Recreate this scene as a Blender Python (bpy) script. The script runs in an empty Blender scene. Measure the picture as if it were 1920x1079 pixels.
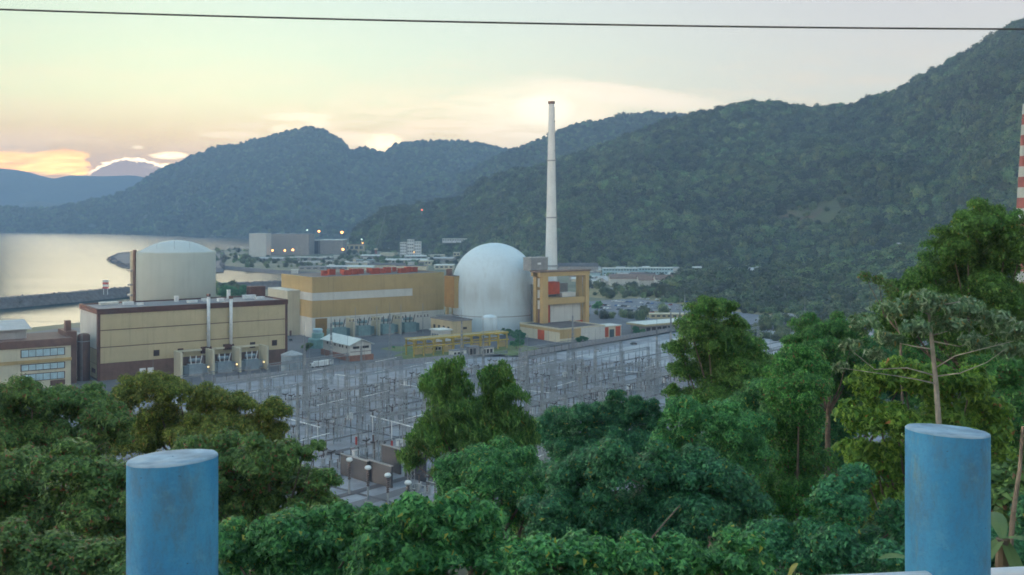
import bpy, bmesh, math, random
import numpy as np
from mathutils import Vector, noise
R = math.radians
rng = np.random.default_rng(7)
random.seed(7)
scene = bpy.context.scene
C = scene.collection

# ------------------------------------------------------------------ camera
F, CX, HZ, H = 1900.0, 960.0, 402.0, 83.0        # focal length and horizon measured in the 1920-px photograph, eye height over the plant
cam_d = bpy.data.cameras.new('camera')
cam = bpy.data.objects.new('camera', cam_d)
C.objects.link(cam)
cam.location = (0, 0, H)
cam.rotation_euler = (R(90), 0, 0)
cam_d.sensor_width = 36.0
cam_d.lens = F / 1920 * 36
cam_d.shift_y = -(539.5 - HZ) / 1920
cam_d.clip_start = 0.1
cam_d.clip_end = 40000
scene.camera = cam
scene.render.resolution_x, scene.render.resolution_y = 1024, 575

# ------------------------------------------------------------------ sky and sun
SUN_AZ, SUN_EL = R(-20), R(9)
world = bpy.data.worlds.new('World')
scene.world = world
world.use_nodes = True
wt = world.node_tree
wt.nodes.clear()
def lin(c):
    c = c / 255.0
    return c / 12.92 if c <= 0.04045 else ((c + 0.055) / 1.055) ** 2.4
def rgb(r, g, b):
    return (lin(r), lin(g), lin(b), 1.0)
class NT:
    def __init__(s, t): s.t = t
    def n(s, typ, **k):
        nd = s.t.nodes.new(typ)
        for a, b in k.items(): setattr(nd, a, b)
        return nd
    def inp(s, sock, v):
        if hasattr(v, 'is_output'): s.t.links.new(v, sock)
        else: sock.default_value = v
    def m(s, op, a, b=None, c=None, clamp=False):
        nd = s.n('ShaderNodeMath', operation=op, use_clamp=clamp)
        for i, v in enumerate((a, b, c)):
            if v is not None: s.inp(nd.inputs[i], v)
        return nd.outputs[0]
    def ss(s, x, lo, hi):
        nd = s.n('ShaderNodeMapRange', interpolation_type='SMOOTHSTEP')
        s.inp(nd.inputs[0], x); nd.inputs[1].default_value = lo; nd.inputs[2].default_value = hi
        return nd.outputs[0]
    def mix(s, f, a, b, mode='MIX'):
        nd = s.n('ShaderNodeMix', data_type='RGBA', blend_type=mode)
        s.inp(nd.inputs[0], f); s.inp(nd.inputs[6], a); s.inp(nd.inputs[7], b)
        return nd.outputs[2]
    def ramp(s, x, stops, interp='LINEAR'):
        nd = s.n('ShaderNodeValToRGB')
        cr = nd.color_ramp
        cr.interpolation = interp
        while len(cr.elements) < len(stops): cr.elements.new(0.5)
        for e, (p, c) in zip(cr.elements, stops):
            e.position = p; e.color = c if len(c) == 4 else (*c, 1)
        s.inp(nd.inputs[0], x)
        return nd.outputs[0]
    def noise(s, vec, scale, detail=3, rough=0.55, dist=0.0):
        nd = s.n('ShaderNodeTexNoise')
        nd.inputs['Scale'].default_value = scale; nd.inputs['Detail'].default_value = detail
        nd.inputs['Roughness'].default_value = rough; nd.inputs['Distortion'].default_value = dist
        if vec is not None: s.inp(nd.inputs['Vector'], vec)
        return nd.outputs[0]
    def mapv(s, vec, scale=(1, 1, 1), loc=(0, 0, 0), rot=(0, 0, 0)):
        nd = s.n('ShaderNodeMapping')
        s.inp(nd.inputs[0], vec); nd.inputs[1].default_value = loc; nd.inputs[2].default_value = rot; nd.inputs[3].default_value = scale
        return nd.outputs[0]
W_ = NT(wt)
LOWGAIN = 1.6
tc = W_.n('ShaderNodeTexCoord')
sx = W_.n('ShaderNodeSeparateXYZ')
wt.links.new(tc.outputs['Generated'], sx.inputs[0])
dx, dy, dz = sx.outputs
el = W_.m('ARCSINE', dz)
eldeg = W_.m('MULTIPLY', el, 180 / math.pi)
elf = W_.m('POWER', W_.m('DIVIDE', W_.m('MAXIMUM', eldeg, 0.0), 90.0), 0.5)      # sqrt spacing keeps the low sky finely graded
def st(d): return math.sqrt(d / 90.0)
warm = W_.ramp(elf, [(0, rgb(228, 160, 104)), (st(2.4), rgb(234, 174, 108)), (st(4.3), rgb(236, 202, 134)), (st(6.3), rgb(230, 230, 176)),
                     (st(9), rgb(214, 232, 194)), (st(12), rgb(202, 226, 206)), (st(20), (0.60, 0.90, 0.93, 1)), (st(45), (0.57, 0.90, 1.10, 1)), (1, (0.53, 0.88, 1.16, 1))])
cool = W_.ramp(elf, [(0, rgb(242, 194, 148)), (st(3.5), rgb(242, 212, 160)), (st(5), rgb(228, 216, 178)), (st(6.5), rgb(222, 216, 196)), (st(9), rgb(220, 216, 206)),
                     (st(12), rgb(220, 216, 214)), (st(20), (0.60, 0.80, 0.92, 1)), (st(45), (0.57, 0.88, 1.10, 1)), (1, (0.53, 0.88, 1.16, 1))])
hl = W_.m('SQRT', W_.m('ADD', W_.m('MULTIPLY', dx, dx), W_.m('MAXIMUM', W_.m('MULTIPLY', dy, dy), 1e-6)))
ca = W_.m('DIVIDE', W_.m('ADD', W_.m('MULTIPLY', dx, math.sin(R(-32))), W_.m('MULTIPLY', dy, math.cos(R(-32)))), hl)
away = W_.m('MULTIPLY', W_.m('ARCCOSINE', ca), 180 / math.pi)
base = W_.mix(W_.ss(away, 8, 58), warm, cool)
# cloud layer: laid out in the tangent plane of the western sky (P = east-west, Q = height)
front = W_.m('GREATER_THAN', dy, 0.05)
dys = W_.m('MAXIMUM', dy, 0.05)
P = W_.m('DIVIDE', dx, dys)
Q = W_.m('DIVIDE', dz, dys)
cv = W_.n('ShaderNodeCombineXYZ')
wt.links.new(P, cv.inputs[0]); wt.links.new(Q, cv.inputs[1])
cvec = cv.outputs[0]
nz1 = W_.noise(W_.mapv(cvec, (9, 46, 1)), 1.0, 5, 0.6, 0.3)
nz2 = W_.noise(W_.mapv(cvec, (90, 170, 1)), 1.0, 6, 0.65)
nz3 = W_.noise(W_.mapv(cvec, (22, 150, 1), rot=(0, 0, -0.05)), 1.0, 5, 0.6, 0.5)
w1 = W_.m('SUBTRACT', nz2, 0.5)
w3 = W_.m('SUBTRACT', nz3, 0.5)
def pq(px, py): return (px - CX) / F, (HZ - py) / F
def blob(px, py, rx, ry, soft=0.5, warp=0.0, tilt=0.0):
    p0, q0 = pq(px, py)
    a = W_.m('DIVIDE', W_.m('SUBTRACT', P, p0), rx / F)
    b = W_.m('SUBTRACT', Q, q0)
    if tilt: b = W_.m('SUBTRACT', b, W_.m('MULTIPLY', W_.m('SUBTRACT', P, p0), tilt))
    b = W_.m('DIVIDE', b, ry / F)
    d = W_.m('ADD', W_.m('POWER', W_.m('ABSOLUTE', a), 2.0), W_.m('POWER', W_.m('ABSOLUTE', b), 2.0))
    if warp: d = W_.m('ADD', d, W_.m('MULTIPLY', w3, warp))
    return W_.m('SUBTRACT', 1.0, W_.ss(d, 1.0 - soft, 1.0 + soft))
col = base
# broad warm cloud bank behind the middle peaks, streaked
bank = W_.m('MULTIPLY', blob(960, 262, 520, 92, 0.8, 1.2), W_.ss(nz3, 0.34, 0.66))
col = W_.mix(W_.m('MULTIPLY', bank, 0.75), col, (1.1, 0.86, 0.52, 1))
glow = W_.m('MULTIPLY', blob(1020, 218, 150, 62, 0.98, 1.0), W_.m('ADD', 0.45, W_.m('MULTIPLY', W_.ss(nz3, 0.3, 0.7), 0.55)))
col = W_.mix(W_.m('MULTIPLY', glow, 0.75), col, (1.15, 0.96, 0.66, 1))
col = W_.mix(W_.m('MULTIPLY', blob(1020, 206, 50, 28, 0.95), 0.6), col, (1.35, 1.2, 0.9, 1))
col = W_.mix(W_.m('MULTIPLY', blob(1180, 180, 170, 18, 0.8, 1.8, -0.12), 0.55), col, (1.15, 0.95, 0.7, 1))
for px, py, rx, ry, k, c in ((720, 272, 30, 16, 1.0, (2.2, 1.6, .85, 1)), (560, 219, 48, 6, .5, (1.5, 1.25, .82, 1)), (596, 232, 18, 6, .5, (1.5, 1.25, .82, 1)),
                             (432, 253, 46, 5, .35, (1.5, 1.2, .75, 1)), (540, 243, 26, 7, .5, (1.5, 1.2, .75, 1)), (257, 277, 10, 3, .6, (2.0, 1.5, .9, 1)),
                             (318, 292, 26, 5, .7, (4, 2.9, 1.5, 1)), (318, 313, 34, 5, .8, (4, 2.9, 1.5, 1)), (650, 262, 60, 10, .5, (1.5, 1.2, .75, 1))):
    col = W_.mix(W_.m('MULTIPLY', W_.m('MULTIPLY', blob(px, py, rx * 1.15, ry * 1.2, 0.95, 2.2), W_.ss(nz2, 0.2, 0.6)), k), col, c)
lowm = W_.m('SUBTRACT', 1.0, W_.ss(eldeg, 2.5, 11.0))
col = W_.mix(W_.m('MULTIPLY', W_.m('MULTIPLY', W_.ss(nz1, 0.40, 0.68), lowm), 0.38), col, (1.15, 0.80, 0.50, 1))       # thin layered streaks
# lit cloud gap low on the left, with a ragged right end
def band(x, lo, hi, s):
    return W_.m('MULTIPLY', W_.ss(x, lo - s, lo + s), W_.m('SUBTRACT', 1.0, W_.ss(x, hi - s, hi + s)))
Pw = W_.m('ADD', P, W_.m('MULTIPLY', w1, 0.03))
Qw = W_.m('ADD', Q, W_.m('MULTIPLY', w3, 0.022))
gap = W_.m('MULTIPLY', band(Pw, pq(-230, 0)[0], pq(162, 0)[0], 7 / F), band(Qw, pq(0, 326)[1], pq(0, 286)[1], 7 / F))
gapc = W_.mix(W_.ss(nz3, 0.32, 0.72), (2.0, 0.78, 0.10, 1), (3.1, 1.85, 0.36, 1))
col = W_.mix(gap, col, gapc)
# silver-lined cumulus
pa = W_.m('DIVIDE', W_.m('SUBTRACT', P, pq(243, 0)[0]), 66 / F)
top = W_.m('SUBTRACT', pq(0, 299)[1], W_.m('MULTIPLY', W_.m('POWER', W_.m('ABSOLUTE', pa), 2.4), 20 / F))
dq = W_.m('SUBTRACT', W_.m('ADD', Q, W_.m('MULTIPLY', w1, 0.015)), top)
side = W_.m('SUBTRACT', 1.0, W_.ss(W_.m('ABSOLUTE', pa), 1.0, 1.25))
body = W_.m('MULTIPLY', side, W_.m('SUBTRACT', 1.0, W_.ss(dq, -1 / F, 1 / F)))
col = W_.mix(W_.m('MULTIPLY', body, 0.9), col, (0.30, 0.20, 0.17, 1))
rim = W_.m('MULTIPLY', side, band(dq, -2.5 / F, 2.5 / F, 2.0 / F))
col = W_.mix(rim, col, (2.9, 2.1, 1.2, 1))
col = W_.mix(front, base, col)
glare = W_.m('SUBTRACT', 1.0, W_.ss(W_.m('MULTIPLY', W_.m('ARCCOSINE', W_.m('DIVIDE', W_.m('ADD', W_.m('MULTIPLY', dx, math.sin(R(-7))), W_.m('MULTIPLY', dy, math.cos(R(-7)))), hl)), 180 / math.pi), 2, 30))
gain = W_.m('ADD', 0.90, W_.m('MULTIPLY', glare, 0.20))
# the low sky is seen through the haze as well, so it is the brighter for it
gain = W_.m('MULTIPLY', gain, W_.m('ADD', 1.0, W_.m('MULTIPLY', W_.m('POWER', 2.718, W_.m('MULTIPLY', eldeg, -0.16)), LOWGAIN)))
gc = W_.n('ShaderNodeCombineColor')
for k in range(3): wt.links.new(W_.m('MULTIPLY', gain, 10.0), gc.inputs[k])
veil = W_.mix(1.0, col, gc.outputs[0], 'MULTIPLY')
sky = W_.n('ShaderNodeTexSky', sky_type='NISHITA')
sky.sun_disc = False
sky.sun_elevation = SUN_EL
sky.sun_rotation = SUN_AZ
sky.air_density, sky.dust_density, sky.ozone_density = 1.0, 3.0, 1.0
skyc = W_.mix(1.0, sky.outputs[0], (0.03, 0.03, 0.03, 1), 'MULTIPLY')
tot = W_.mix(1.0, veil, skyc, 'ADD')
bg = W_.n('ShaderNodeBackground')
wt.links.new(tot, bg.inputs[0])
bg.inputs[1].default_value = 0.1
wo = W_.n('ShaderNodeOutputWorld')
wt.links.new(bg.outputs[0], wo.inputs[0])

sun_d = bpy.data.lights.new('sun', 'SUN')
sun_d.energy = 0.95
sun_d.angle = R(14)
sun_d.specular_factor = 0.12
sun_d.color = (1.0, 0.80, 0.55)
sun = bpy.data.objects.new('sun', sun_d)
C.objects.link(sun)
sd = Vector((math.sin(SUN_AZ) * math.cos(SUN_EL), math.cos(SUN_AZ) * math.cos(SUN_EL), math.sin(SUN_EL)))
sun.rotation_euler = sd.to_track_quat('Z', 'Y').to_euler()

vs = scene.view_settings
vs.view_transform = 'Standard'
vs.look = 'None'
vs.gamma = 1
vs.exposure = 0.0
vs.use_curve_mapping = False
cy = scene.cycles
cy.use_denoising = True
cy.filter_width = 1.7
cy.max_bounces = 6; cy.diffuse_bounces = 3; cy.glossy_bounces = 2; cy.transmission_bounces = 4; cy.volume_bounces = 1; cy.transparent_max_bounces = 6

# ------------------------------------------------------------------ measuring
def Wp(px, py, Y): return Vector(((px - CX) / F * Y, Y, H - (py - HZ) / F * Y))
def G(px, py, z=0.0):
    Y = (H - z) * F / (py - HZ)
    return Vector(((px - CX) / F * Y, Y, z))

# ------------------------------------------------------------------ mesh builder
class MB:
    def __init__(s): s.v = []; s.f = []; s.mi = []; s.cur = 0
    def mat(s, i): s.cur = i; return s
    def add(s, vs, fs):
        o = len(s.v)
        s.v.extend([tuple(p) for p in vs])
        for f in fs: s.f.append(tuple(i + o for i in f)); s.mi.append(s.cur)
        return s
    def box(s, x0, x1, y0, y1, z0, z1, top=None):
        a = [(x0, y0, z0), (x1, y0, z0), (x1, y1, z0), (x0, y1, z0), (x0, y0, z1), (x1, y0, z1), (x1, y1, z1), (x0, y1, z1)]
        fs = [(0, 3, 2, 1), (4, 5, 6, 7), (0, 1, 5, 4), (1, 2, 6, 5), (2, 3, 7, 6), (3, 0, 4, 7)]
        return s.add(a, fs)
    def bar(s, p, q, w, w2=None, n=4, caps=True):
        p, q = Vector(p), Vector(q)
        d = (q - p)
        if d.length < 1e-6: return s
        d.normalize()
        up = Vector((0, 0, 1)) if abs(d.z) < 0.9 else Vector((1, 0, 0))
        a = d.cross(up).normalized(); b = a.cross(d)
        w2 = w if w2 is None else w2
        vs = []
        for c, r in ((p, w), (q, w2)):
            for k in range(n):
                t = 2 * math.pi * (k + 0.5) / n
                vs.append(c + (a * math.cos(t) + b * math.sin(t)) * r)
        fs = [(k, (k + 1) % n, n + (k + 1) % n, n + k) for k in range(n)]
        if caps: fs += [tuple(range(n - 1, -1, -1)), tuple(range(n, 2 * n))]
        return s.add(vs, fs)
    def lathe(s, prof, cx=0, cy=0, n=24, cap=True):
        vs = []
        for r, z in prof:
            for k in range(n):
                t = 2 * math.pi * k / n
                vs.append((cx + r * math.cos(t), cy + r * math.sin(t), z))
        fs = []
        for i in range(len(prof) - 1):
            for k in range(n):
                fs.append((i * n + k, i * n + (k + 1) % n, (i + 1) * n + (k + 1) % n, (i + 1) * n + k))
        if cap:
            fs.append(tuple(range(n - 1, -1, -1)))
            m = (len(prof) - 1) * n
            fs.append(tuple(range(m, m + n)))
        return s.add(vs, fs)
    def tube(s, pts, r, n=6):
        for a, b in zip(pts[:-1], pts[1:]): s.bar(a, b, r, n=n)
        return s
    def prism(s, poly, z0, z1):
        n = len(poly)
        vs = [(x, y, z0) for x, y in poly] + [(x, y, z1) for x, y in poly]
        fs = [tuple(range(n - 1, -1, -1)), tuple(range(n, 2 * n))] + [(k, (k + 1) % n, n + (k + 1) % n, n + k) for k in range(n)]
        return s.add(vs, fs)
    def mesh(s, name, mats, smooth=False):
        me = bpy.data.meshes.new(name)
        me.from_pydata(s.v, [], s.f)
        for m in (mats if isinstance(mats, (list, tuple)) else [mats]): me.materials.append(m)
        if len(me.materials) > 1: me.polygons.foreach_set('material_index', s.mi)
        if smooth: me.polygons.foreach_set('use_smooth', [True] * len(me.polygons))
        me.update()
        return me
def link(name, me, parent=None, loc=None):
    o = bpy.data.objects.new(name, me)
    C.objects.link(o)
    if parent is not None: o.parent = parent
    if loc is not None: o.location = loc
    return o
def part(name, mb, mats, parent, smooth=False, loc=None):
    return link(name, mb.mesh(name, mats, smooth), parent, loc)
def tag(o, label, cat, group=None, kind=None):
    if label: o['label'] = label
    if cat: o['category'] = cat
    if group: o['group'] = group
    if kind: o['kind'] = kind
    return o
def thing(name, label, cat, loc=(0, 0, 0), rz=0.0, group=None):
    o = link(name, None)
    o.location = loc; o.rotation_euler = (0, 0, rz)
    return tag(o, label, cat, group)
def copy_tree(o, parent=None):
    c = o.copy(); C.objects.link(c); c.parent = parent
    for ch in o.children: copy_tree(ch, c)
    return c
def fast_mesh(name, V, Fc, mats, mi=None):
    """numpy quads or triangles"""
    me = bpy.data.meshes.new(name)
    k = Fc.shape[1]
    me.vertices.add(len(V)); me.vertices.foreach_set('co', np.ascontiguousarray(V, dtype=np.float32).ravel())
    me.loops.add(Fc.size); me.loops.foreach_set('vertex_index', np.ascontiguousarray(Fc, dtype=np.int32).ravel())
    me.polygons.add(len(Fc))
    me.polygons.foreach_set('loop_start', np.arange(0, Fc.size, k, dtype=np.int32))
    me.polygons.foreach_set('loop_total', np.full(len(Fc), k, dtype=np.int32))
    for m in (mats if isinstance(mats, (list, tuple)) else [mats]): me.materials.append(m)
    if mi is not None: me.polygons.foreach_set('material_index', mi)
    me.update(calc_edges=True)
    return me

# ------------------------------------------------------------------ materials
def mat(name, c, rough=0.8, var=0.18, scale=0.4, streak=0.0, bump=0.0, bscale=6.0, metal=0.0, c2=None, c2amt=0.5, spec=0.3, obj_var=0.0, dark=None):
    m = bpy.data.materials.new(name)
    m.use_nodes = True
    t = NT(m.node_tree)
    b = m.node_tree.nodes['Principled BSDF']
    co = t.n('ShaderNodeTexCoord').outputs['Object']
    base_c = (*c[:3], 1)
    n1 = t.noise(co, scale, 5, 0.6)
    lo = tuple(x * (1 - var) for x in c[:3]) + (1,)
    hi = tuple(min(1, x * (1 + var)) for x in c[:3]) + (1,)
    colr = t.ramp(n1, [(0.3, lo), (0.7, hi)])
    if c2 is not None:
        n2 = t.noise(co, scale * 0.35, 4, 0.65)
        colr = t.mix(t.m('MULTIPLY', t.ss(n2, 0.48, 0.6), c2amt), colr, (*c2[:3], 1))
    if streak:
        n3 = t.noise(t.mapv(co, (0.55, 0.55, 0.03)), 1.0, 4, 0.6)
        colr = t.mix(t.m('MULTIPLY', t.ss(n3, 0.5, 0.75), streak), colr, (*(dark or tuple(x * 0.45 for x in c[:3])), 1))
    if obj_var:
        oi = t.n('ShaderNodeObjectInfo').outputs['Random']
        hs = t.n('ShaderNodeHueSaturation')
        t.inp(hs.inputs['Value'], t.m('ADD', t.m('MULTIPLY', oi, 2 * obj_var), 1 - obj_var))
        t.inp(hs.inputs['Color'], colr); colr = hs.outputs[0]
    m.node_tree.links.new(colr, b.inputs['Base Color'])
    b.inputs['Roughness'].default_value = rough
    b.inputs['Metallic'].default_value = metal
    b.inputs['Specular IOR Level'].default_value = spec
    if bump:
        bn = t.n('ShaderNodeBump')
        bn.inputs['Strength'].default_value = bump
        t.inp(bn.inputs['Height'], t.noise(co, bscale, 5, 0.65))
        m.node_tree.links.new(bn.outputs[0], b.inputs['Normal'])
    return m
def emit(name, c, s):
    m = bpy.data.materials.new(name); m.use_nodes = True
    b = m.node_tree.nodes['Principled BSDF']
    b.inputs['Base Color'].default_value = (*c, 1)
    b.inputs['Emission Color'].default_value = (*c, 1); b.inputs['Emission Strength'].default_value = s
    return m
def leafmat(name, c1, c2, c3, accent=None, acc=0.03, trans=0.3, nscale=0.5, rough=0.55):
    """per-leaf colour from three greens, clump-scale hue drift, a few discoloured leaves"""
    m = bpy.data.materials.new(name)
    m.use_nodes = True
    t = NT(m.node_tree)
    nt = m.node_tree
    b = nt.nodes['Principled BSDF']
    g = t.n('ShaderNodeNewGeometry').outputs['Random Per Island']
    co = t.n('ShaderNodeTexCoord').outputs['Object']
    a = t.ramp(g, [(0.0, c1), (0.5, c2), (1.0, c3)])
    n1 = t.noise(co, nscale, 3, 0.6)
    hs = t.n('ShaderNodeHueSaturation')
    t.inp(hs.inputs['Hue'], t.m('ADD', 0.475, t.m('MULTIPLY', n1, 0.05)))
    oi = t.n('ShaderNodeObjectInfo').outputs['Random']
    t.inp(hs.inputs['Value'], t.m('ADD', 0.7, t.m('ADD', t.m('MULTIPLY', n1, 0.35), t.m('MULTIPLY', oi, 0.25))))
    t.inp(hs.inputs['Color'], a)
    colr = hs.outputs[0]
    if accent:
        w = t.n('ShaderNodeTexWhiteNoise', noise_dimensions='1D')
        t.inp(w.inputs['W'], t.m('MULTIPLY', g, 931.7))
        colr = t.mix(t.m('GREATER_THAN', w.outputs[0], 1 - acc), colr, (*accent, 1))
    nt.links.new(colr, b.inputs['Base Color'])
    b.inputs['Roughness'].default_value = rough
    b.inputs['Specular IOR Level'].default_value = 0.35
    tr = t.n('ShaderNodeBsdfTranslucent')
    nt.links.new(t.mix(1.0, colr, (1.5, 1.5, 0.7, 1), 'MULTIPLY'), tr.inputs[0])
    ms = t.n('ShaderNodeMixShader')
    ms.inputs[0].default_value = trans
    nt.links.new(b.outputs[0], ms.inputs[1]); nt.links.new(tr.outputs[0], ms.inputs[2])
    nt.links.new(ms.outputs[0], nt.nodes['Material Output'].inputs[0])
    return m
M = {}
def dm(k, *a, **kw): M[k] = mat(k, *a, **kw)
dm('tan_panel', (0.50, 0.42, 0.26), streak=0.3, scale=0.12, var=0.08)
dm('brown_trim', (0.085, 0.042, 0.035), streak=0.2)
dm('brown_wall', (0.14, 0.085, 0.07), streak=0.3)
dm('white_panel', (0.62, 0.61, 0.56), streak=0.3, scale=0.15, var=0.07)
dm('cream', (0.60, 0.55, 0.41), streak=0.3, scale=0.15, var=0.08)
dm('concrete_cap', (0.50, 0.54, 0.53), streak=0.2, scale=0.08, var=0.06)
dm('concrete_white', (0.45, 0.48, 0.43), streak=0.12, scale=0.08, var=0.06)
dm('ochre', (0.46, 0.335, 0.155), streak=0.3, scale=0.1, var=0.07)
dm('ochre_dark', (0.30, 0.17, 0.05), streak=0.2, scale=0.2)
dm('dark_roof', (0.075, 0.072, 0.078), scale=0.15, var=0.3, c2=(0.14, 0.13, 0.13))
dm('grey_roof', (0.20, 0.20, 0.21), scale=0.2, var=0.2)
dm('zinc_roof', (0.42, 0.42, 0.42), scale=0.3, var=0.12, streak=0.2, rough=0.6)
dm('white_roof', (0.62, 0.64, 0.60), scale=0.4, var=0.1, streak=0.15)
dm('brown_roof', (0.19, 0.13, 0.105), scale=0.3, var=0.25)
dm('vent_red', (0.36, 0.075, 0.045), scale=0.5, var=0.2, obj_var=0.15)
dm('orange_red', (0.48, 0.085, 0.03), streak=0.2)
dm('dark_void', (0.02, 0.018, 0.018), rough=0.5)
dm('window_glass', (0.06, 0.09, 0.10), rough=0.15, spec=0.6)
dm('white_paint', (0.72, 0.73, 0.72), streak=0.15)
dm('chimney_white', (0.76, 0.77, 0.74), streak=0.14, scale=0.12, var=0.06)
dm('dome_white', (0.64, 0.73, 0.76), streak=0.34, scale=0.05, var=0.06, dark=(0.40, 0.42, 0.41))
dm('steel', (0.33, 0.35, 0.36), rough=0.5, metal=0.3)
dm('galvanised', (0.22, 0.24, 0.255), rough=0.6, scale=2)
dm('transformer', (0.19, 0.30, 0.31), rough=0.5, streak=0.2)
dm('transformer_grey', (0.24, 0.30, 0.34), rough=0.5, streak=0.2)
dm('teal', (0.17, 0.31, 0.30), rough=0.5)
dm('porcelain_grey', (0.26, 0.28, 0.30), rough=0.4)
dm('porcelain', (0.055, 0.04, 0.038), rough=0.3)
dm('porcelain_white', (0.70, 0.71, 0.70), rough=0.35)
dm('yellow_steel', (0.46, 0.33, 0.07), scale=1.0, var=0.25)
dm('concrete', (0.30, 0.29, 0.28), streak=0.3, scale=0.3)
dm('concrete_dark', (0.042, 0.044, 0.052), streak=0.3, scale=0.3)
dm('fence_grey', (0.30, 0.31, 0.33), streak=0.25)
dm('light_blue', (0.40, 0.55, 0.60), streak=0.1)
dm('grey_box', (0.24, 0.25, 0.25), scale=0.3)
dm('brick', (0.26, 0.13, 0.09), scale=0.6, var=0.25)
dm('red_hazed', (0.26, 0.085, 0.075))  # red dulled so the haze is in the paint colour
dm('portal_tan', (0.52, 0.36, 0.16), streak=0.15, scale=0.15, var=0.08)
dm('red_paint', (0.42, 0.045, 0.035))
dm('rock', (0.12, 0.115, 0.12), var=0.4, scale=0.25, bump=0.8, bscale=0.6)
dm('bark', (0.13, 0.10, 0.075), var=0.35, scale=3, bump=0.5, bscale=12)
dm('bark_pale', (0.30, 0.26, 0.22), var=0.25, scale=3, bump=0.4, bscale=10)
dm('trench', (0.085, 0.08, 0.09), scale=0.1, var=0.3)
dm('asphalt', (0.10, 0.105, 0.12), scale=0.05, var=0.2, c2=(0.15, 0.15, 0.16))
dm('parking', (0.15, 0.16, 0.185), scale=0.06, var=0.15)
dm('gravel', (0.235, 0.25, 0.28), scale=0.12, var=0.3, c2=(0.16, 0.155, 0.17), bump=0.4, bscale=2.5)
dm('pale_gravel', (0.35, 0.37, 0.40), scale=0.08, var=0.2, c2=(0.27, 0.265, 0.28))
dm('grass', (0.12, 0.16, 0.05), scale=0.12, var=0.3, c2=(0.17, 0.16, 0.06))
dm('dry_grass', (0.23, 0.19, 0.09), scale=0.05, var=0.25, c2=(0.14, 0.15, 0.06))
dm('land', (0.12, 0.13, 0.075), scale=0.015, var=0.35, c2=(0.19, 0.175, 0.12), c2amt=0.8)
dm('forest_floor', (0.03, 0.045, 0.022), scale=0.05, var=0.5, bump=0.6, bscale=0.15)
dm('far_forest', (0.045, 0.062, 0.035), scale=0.03, var=0.6, bump=1.0, bscale=0.06)
dm('clearing', (0.075, 0.085, 0.035), scale=0.03, var=0.3, c2=(0.13, 0.07, 0.045), c2amt=0.7)
dm('lamp_post', (0.35, 0.35, 0.35), rough=0.5)
def dome_mat():
    m = mat('dome_shell', (0.64, 0.73, 0.76), streak=0.3, scale=0.05, var=0.06, dark=(0.42, 0.45, 0.44))
    t = NT(m.node_tree); b = m.node_tree.nodes['Principled BSDF']
    src = b.inputs['Base Color'].links[0].from_socket
    co = t.n('ShaderNodeTexCoord').outputs['Object']
    z = t.n('ShaderNodeSeparateXYZ'); m.node_tree.links.new(co, z.inputs[0])
    n1 = t.noise(t.mapv(co, (.16, .16, .03)), 1.0, 5, .65); n2 = t.noise(co, .06, 4, .6)
    belt = t.m('MULTIPLY', t.ss(z.outputs[2], 14, 27), t.m('SUBTRACT', 1.0, t.ss(z.outputs[2], 30, 44)))
    f_ = t.m('MULTIPLY', t.m('MULTIPLY', belt, t.ss(t.m('ADD', n1, t.m('MULTIPLY', n2, .6)), .6, 1.0)), .55)      # weather stains below the spring of the dome
    c = t.mix(f_, src, (0.40, 0.42, 0.40, 1))
    lift = t.m('LESS_THAN', t.m('FRACT', t.m('MULTIPLY', z.outputs[2], .2)), .03)                                   # pour lines
    m.node_tree.links.new(t.mix(t.m('MULTIPLY', lift, .22), c, (0.42, 0.46, 0.47, 1)), b.inputs['Base Color'])
    return m
M['dome_shell'] = dome_mat()
M['lamp'] = emit('lamp', (1.0, 0.36, 0.09), 8)
M['lamp_white'] = emit('lamp_white', (0.75, 1.0, 0.85), 3.5)
M['lamp_small'] = emit('lamp_small', (1.0, 0.62, 0.25), 5)
M['lamp_red'] = emit('lamp_red', (1.0, 0.12, 0.06), 5)

# ================================================================== SETTING
def structure(o, label=None):
    o['kind'] = 'structure'
    if label: o['label'] = label
    return o
def fbm(x, y, z=0.0, o=4):
    return noise.fractal(Vector((x, y, z)), 1.0, 2.0, o, noise_basis='PERLIN_ORIGINAL')

# sea
sea_m = bpy.data.materials.new('sea_water'); sea_m.use_nodes = True
t = NT(sea_m.node_tree); b = sea_m.node_tree.nodes['Principled BSDF']
co = t.n('ShaderNodeTexCoord').outputs['Object']
bn = t.n('ShaderNodeBump'); bn.inputs['Strength'].default_value = 0.5; bn.inputs['Distance'].default_value = 1.0
t.inp(bn.inputs['Height'], t.m('ADD', t.noise(t.mapv(co, (0.02, 0.05, 1)), 1.0, 4, 0.6), t.m('MULTIPLY', t.noise(t.mapv(co, (0.0025, 0.009, 1)), 1.0, 3, 0.5), 3.0)))
sea_m.node_tree.nodes.remove(b)
gl = t.n('ShaderNodeBsdfGlossy'); gl.inputs['Color'].default_value = (0.235, 0.255, 0.25, 1); gl.inputs['Roughness'].default_value = 0.18
df = t.n('ShaderNodeBsdfDiffuse'); df.inputs['Color'].default_value = (0.03, 0.06, 0.065, 1)
fr = t.n('ShaderNodeFresnel'); fr.inputs['IOR'].default_value = 1.33
for nd in (gl, df, fr): sea_m.node_tree.links.new(bn.outputs[0], nd.inputs['Normal'])
mx = t.n('ShaderNodeMixShader'); t.inp(mx.inputs[0], t.m('MULTIPLY', fr.outputs[0], 0.85))
sea_m.node_tree.links.new(df.outputs[0], mx.inputs[1]); sea_m.node_tree.links.new(gl.outputs[0], mx.inputs[2])
sea_m.node_tree.links.new(mx.outputs[0], sea_m.node_tree.nodes['Material Output'].inputs[0])
mb = MB(); mb.add([(-14000, 300, -5), (14000, 300, -5), (14000, 26000, -5), (-14000, 26000, -5)], [(0, 1, 2, 3)])
structure(part('sea', mb, sea_m, None))

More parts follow.
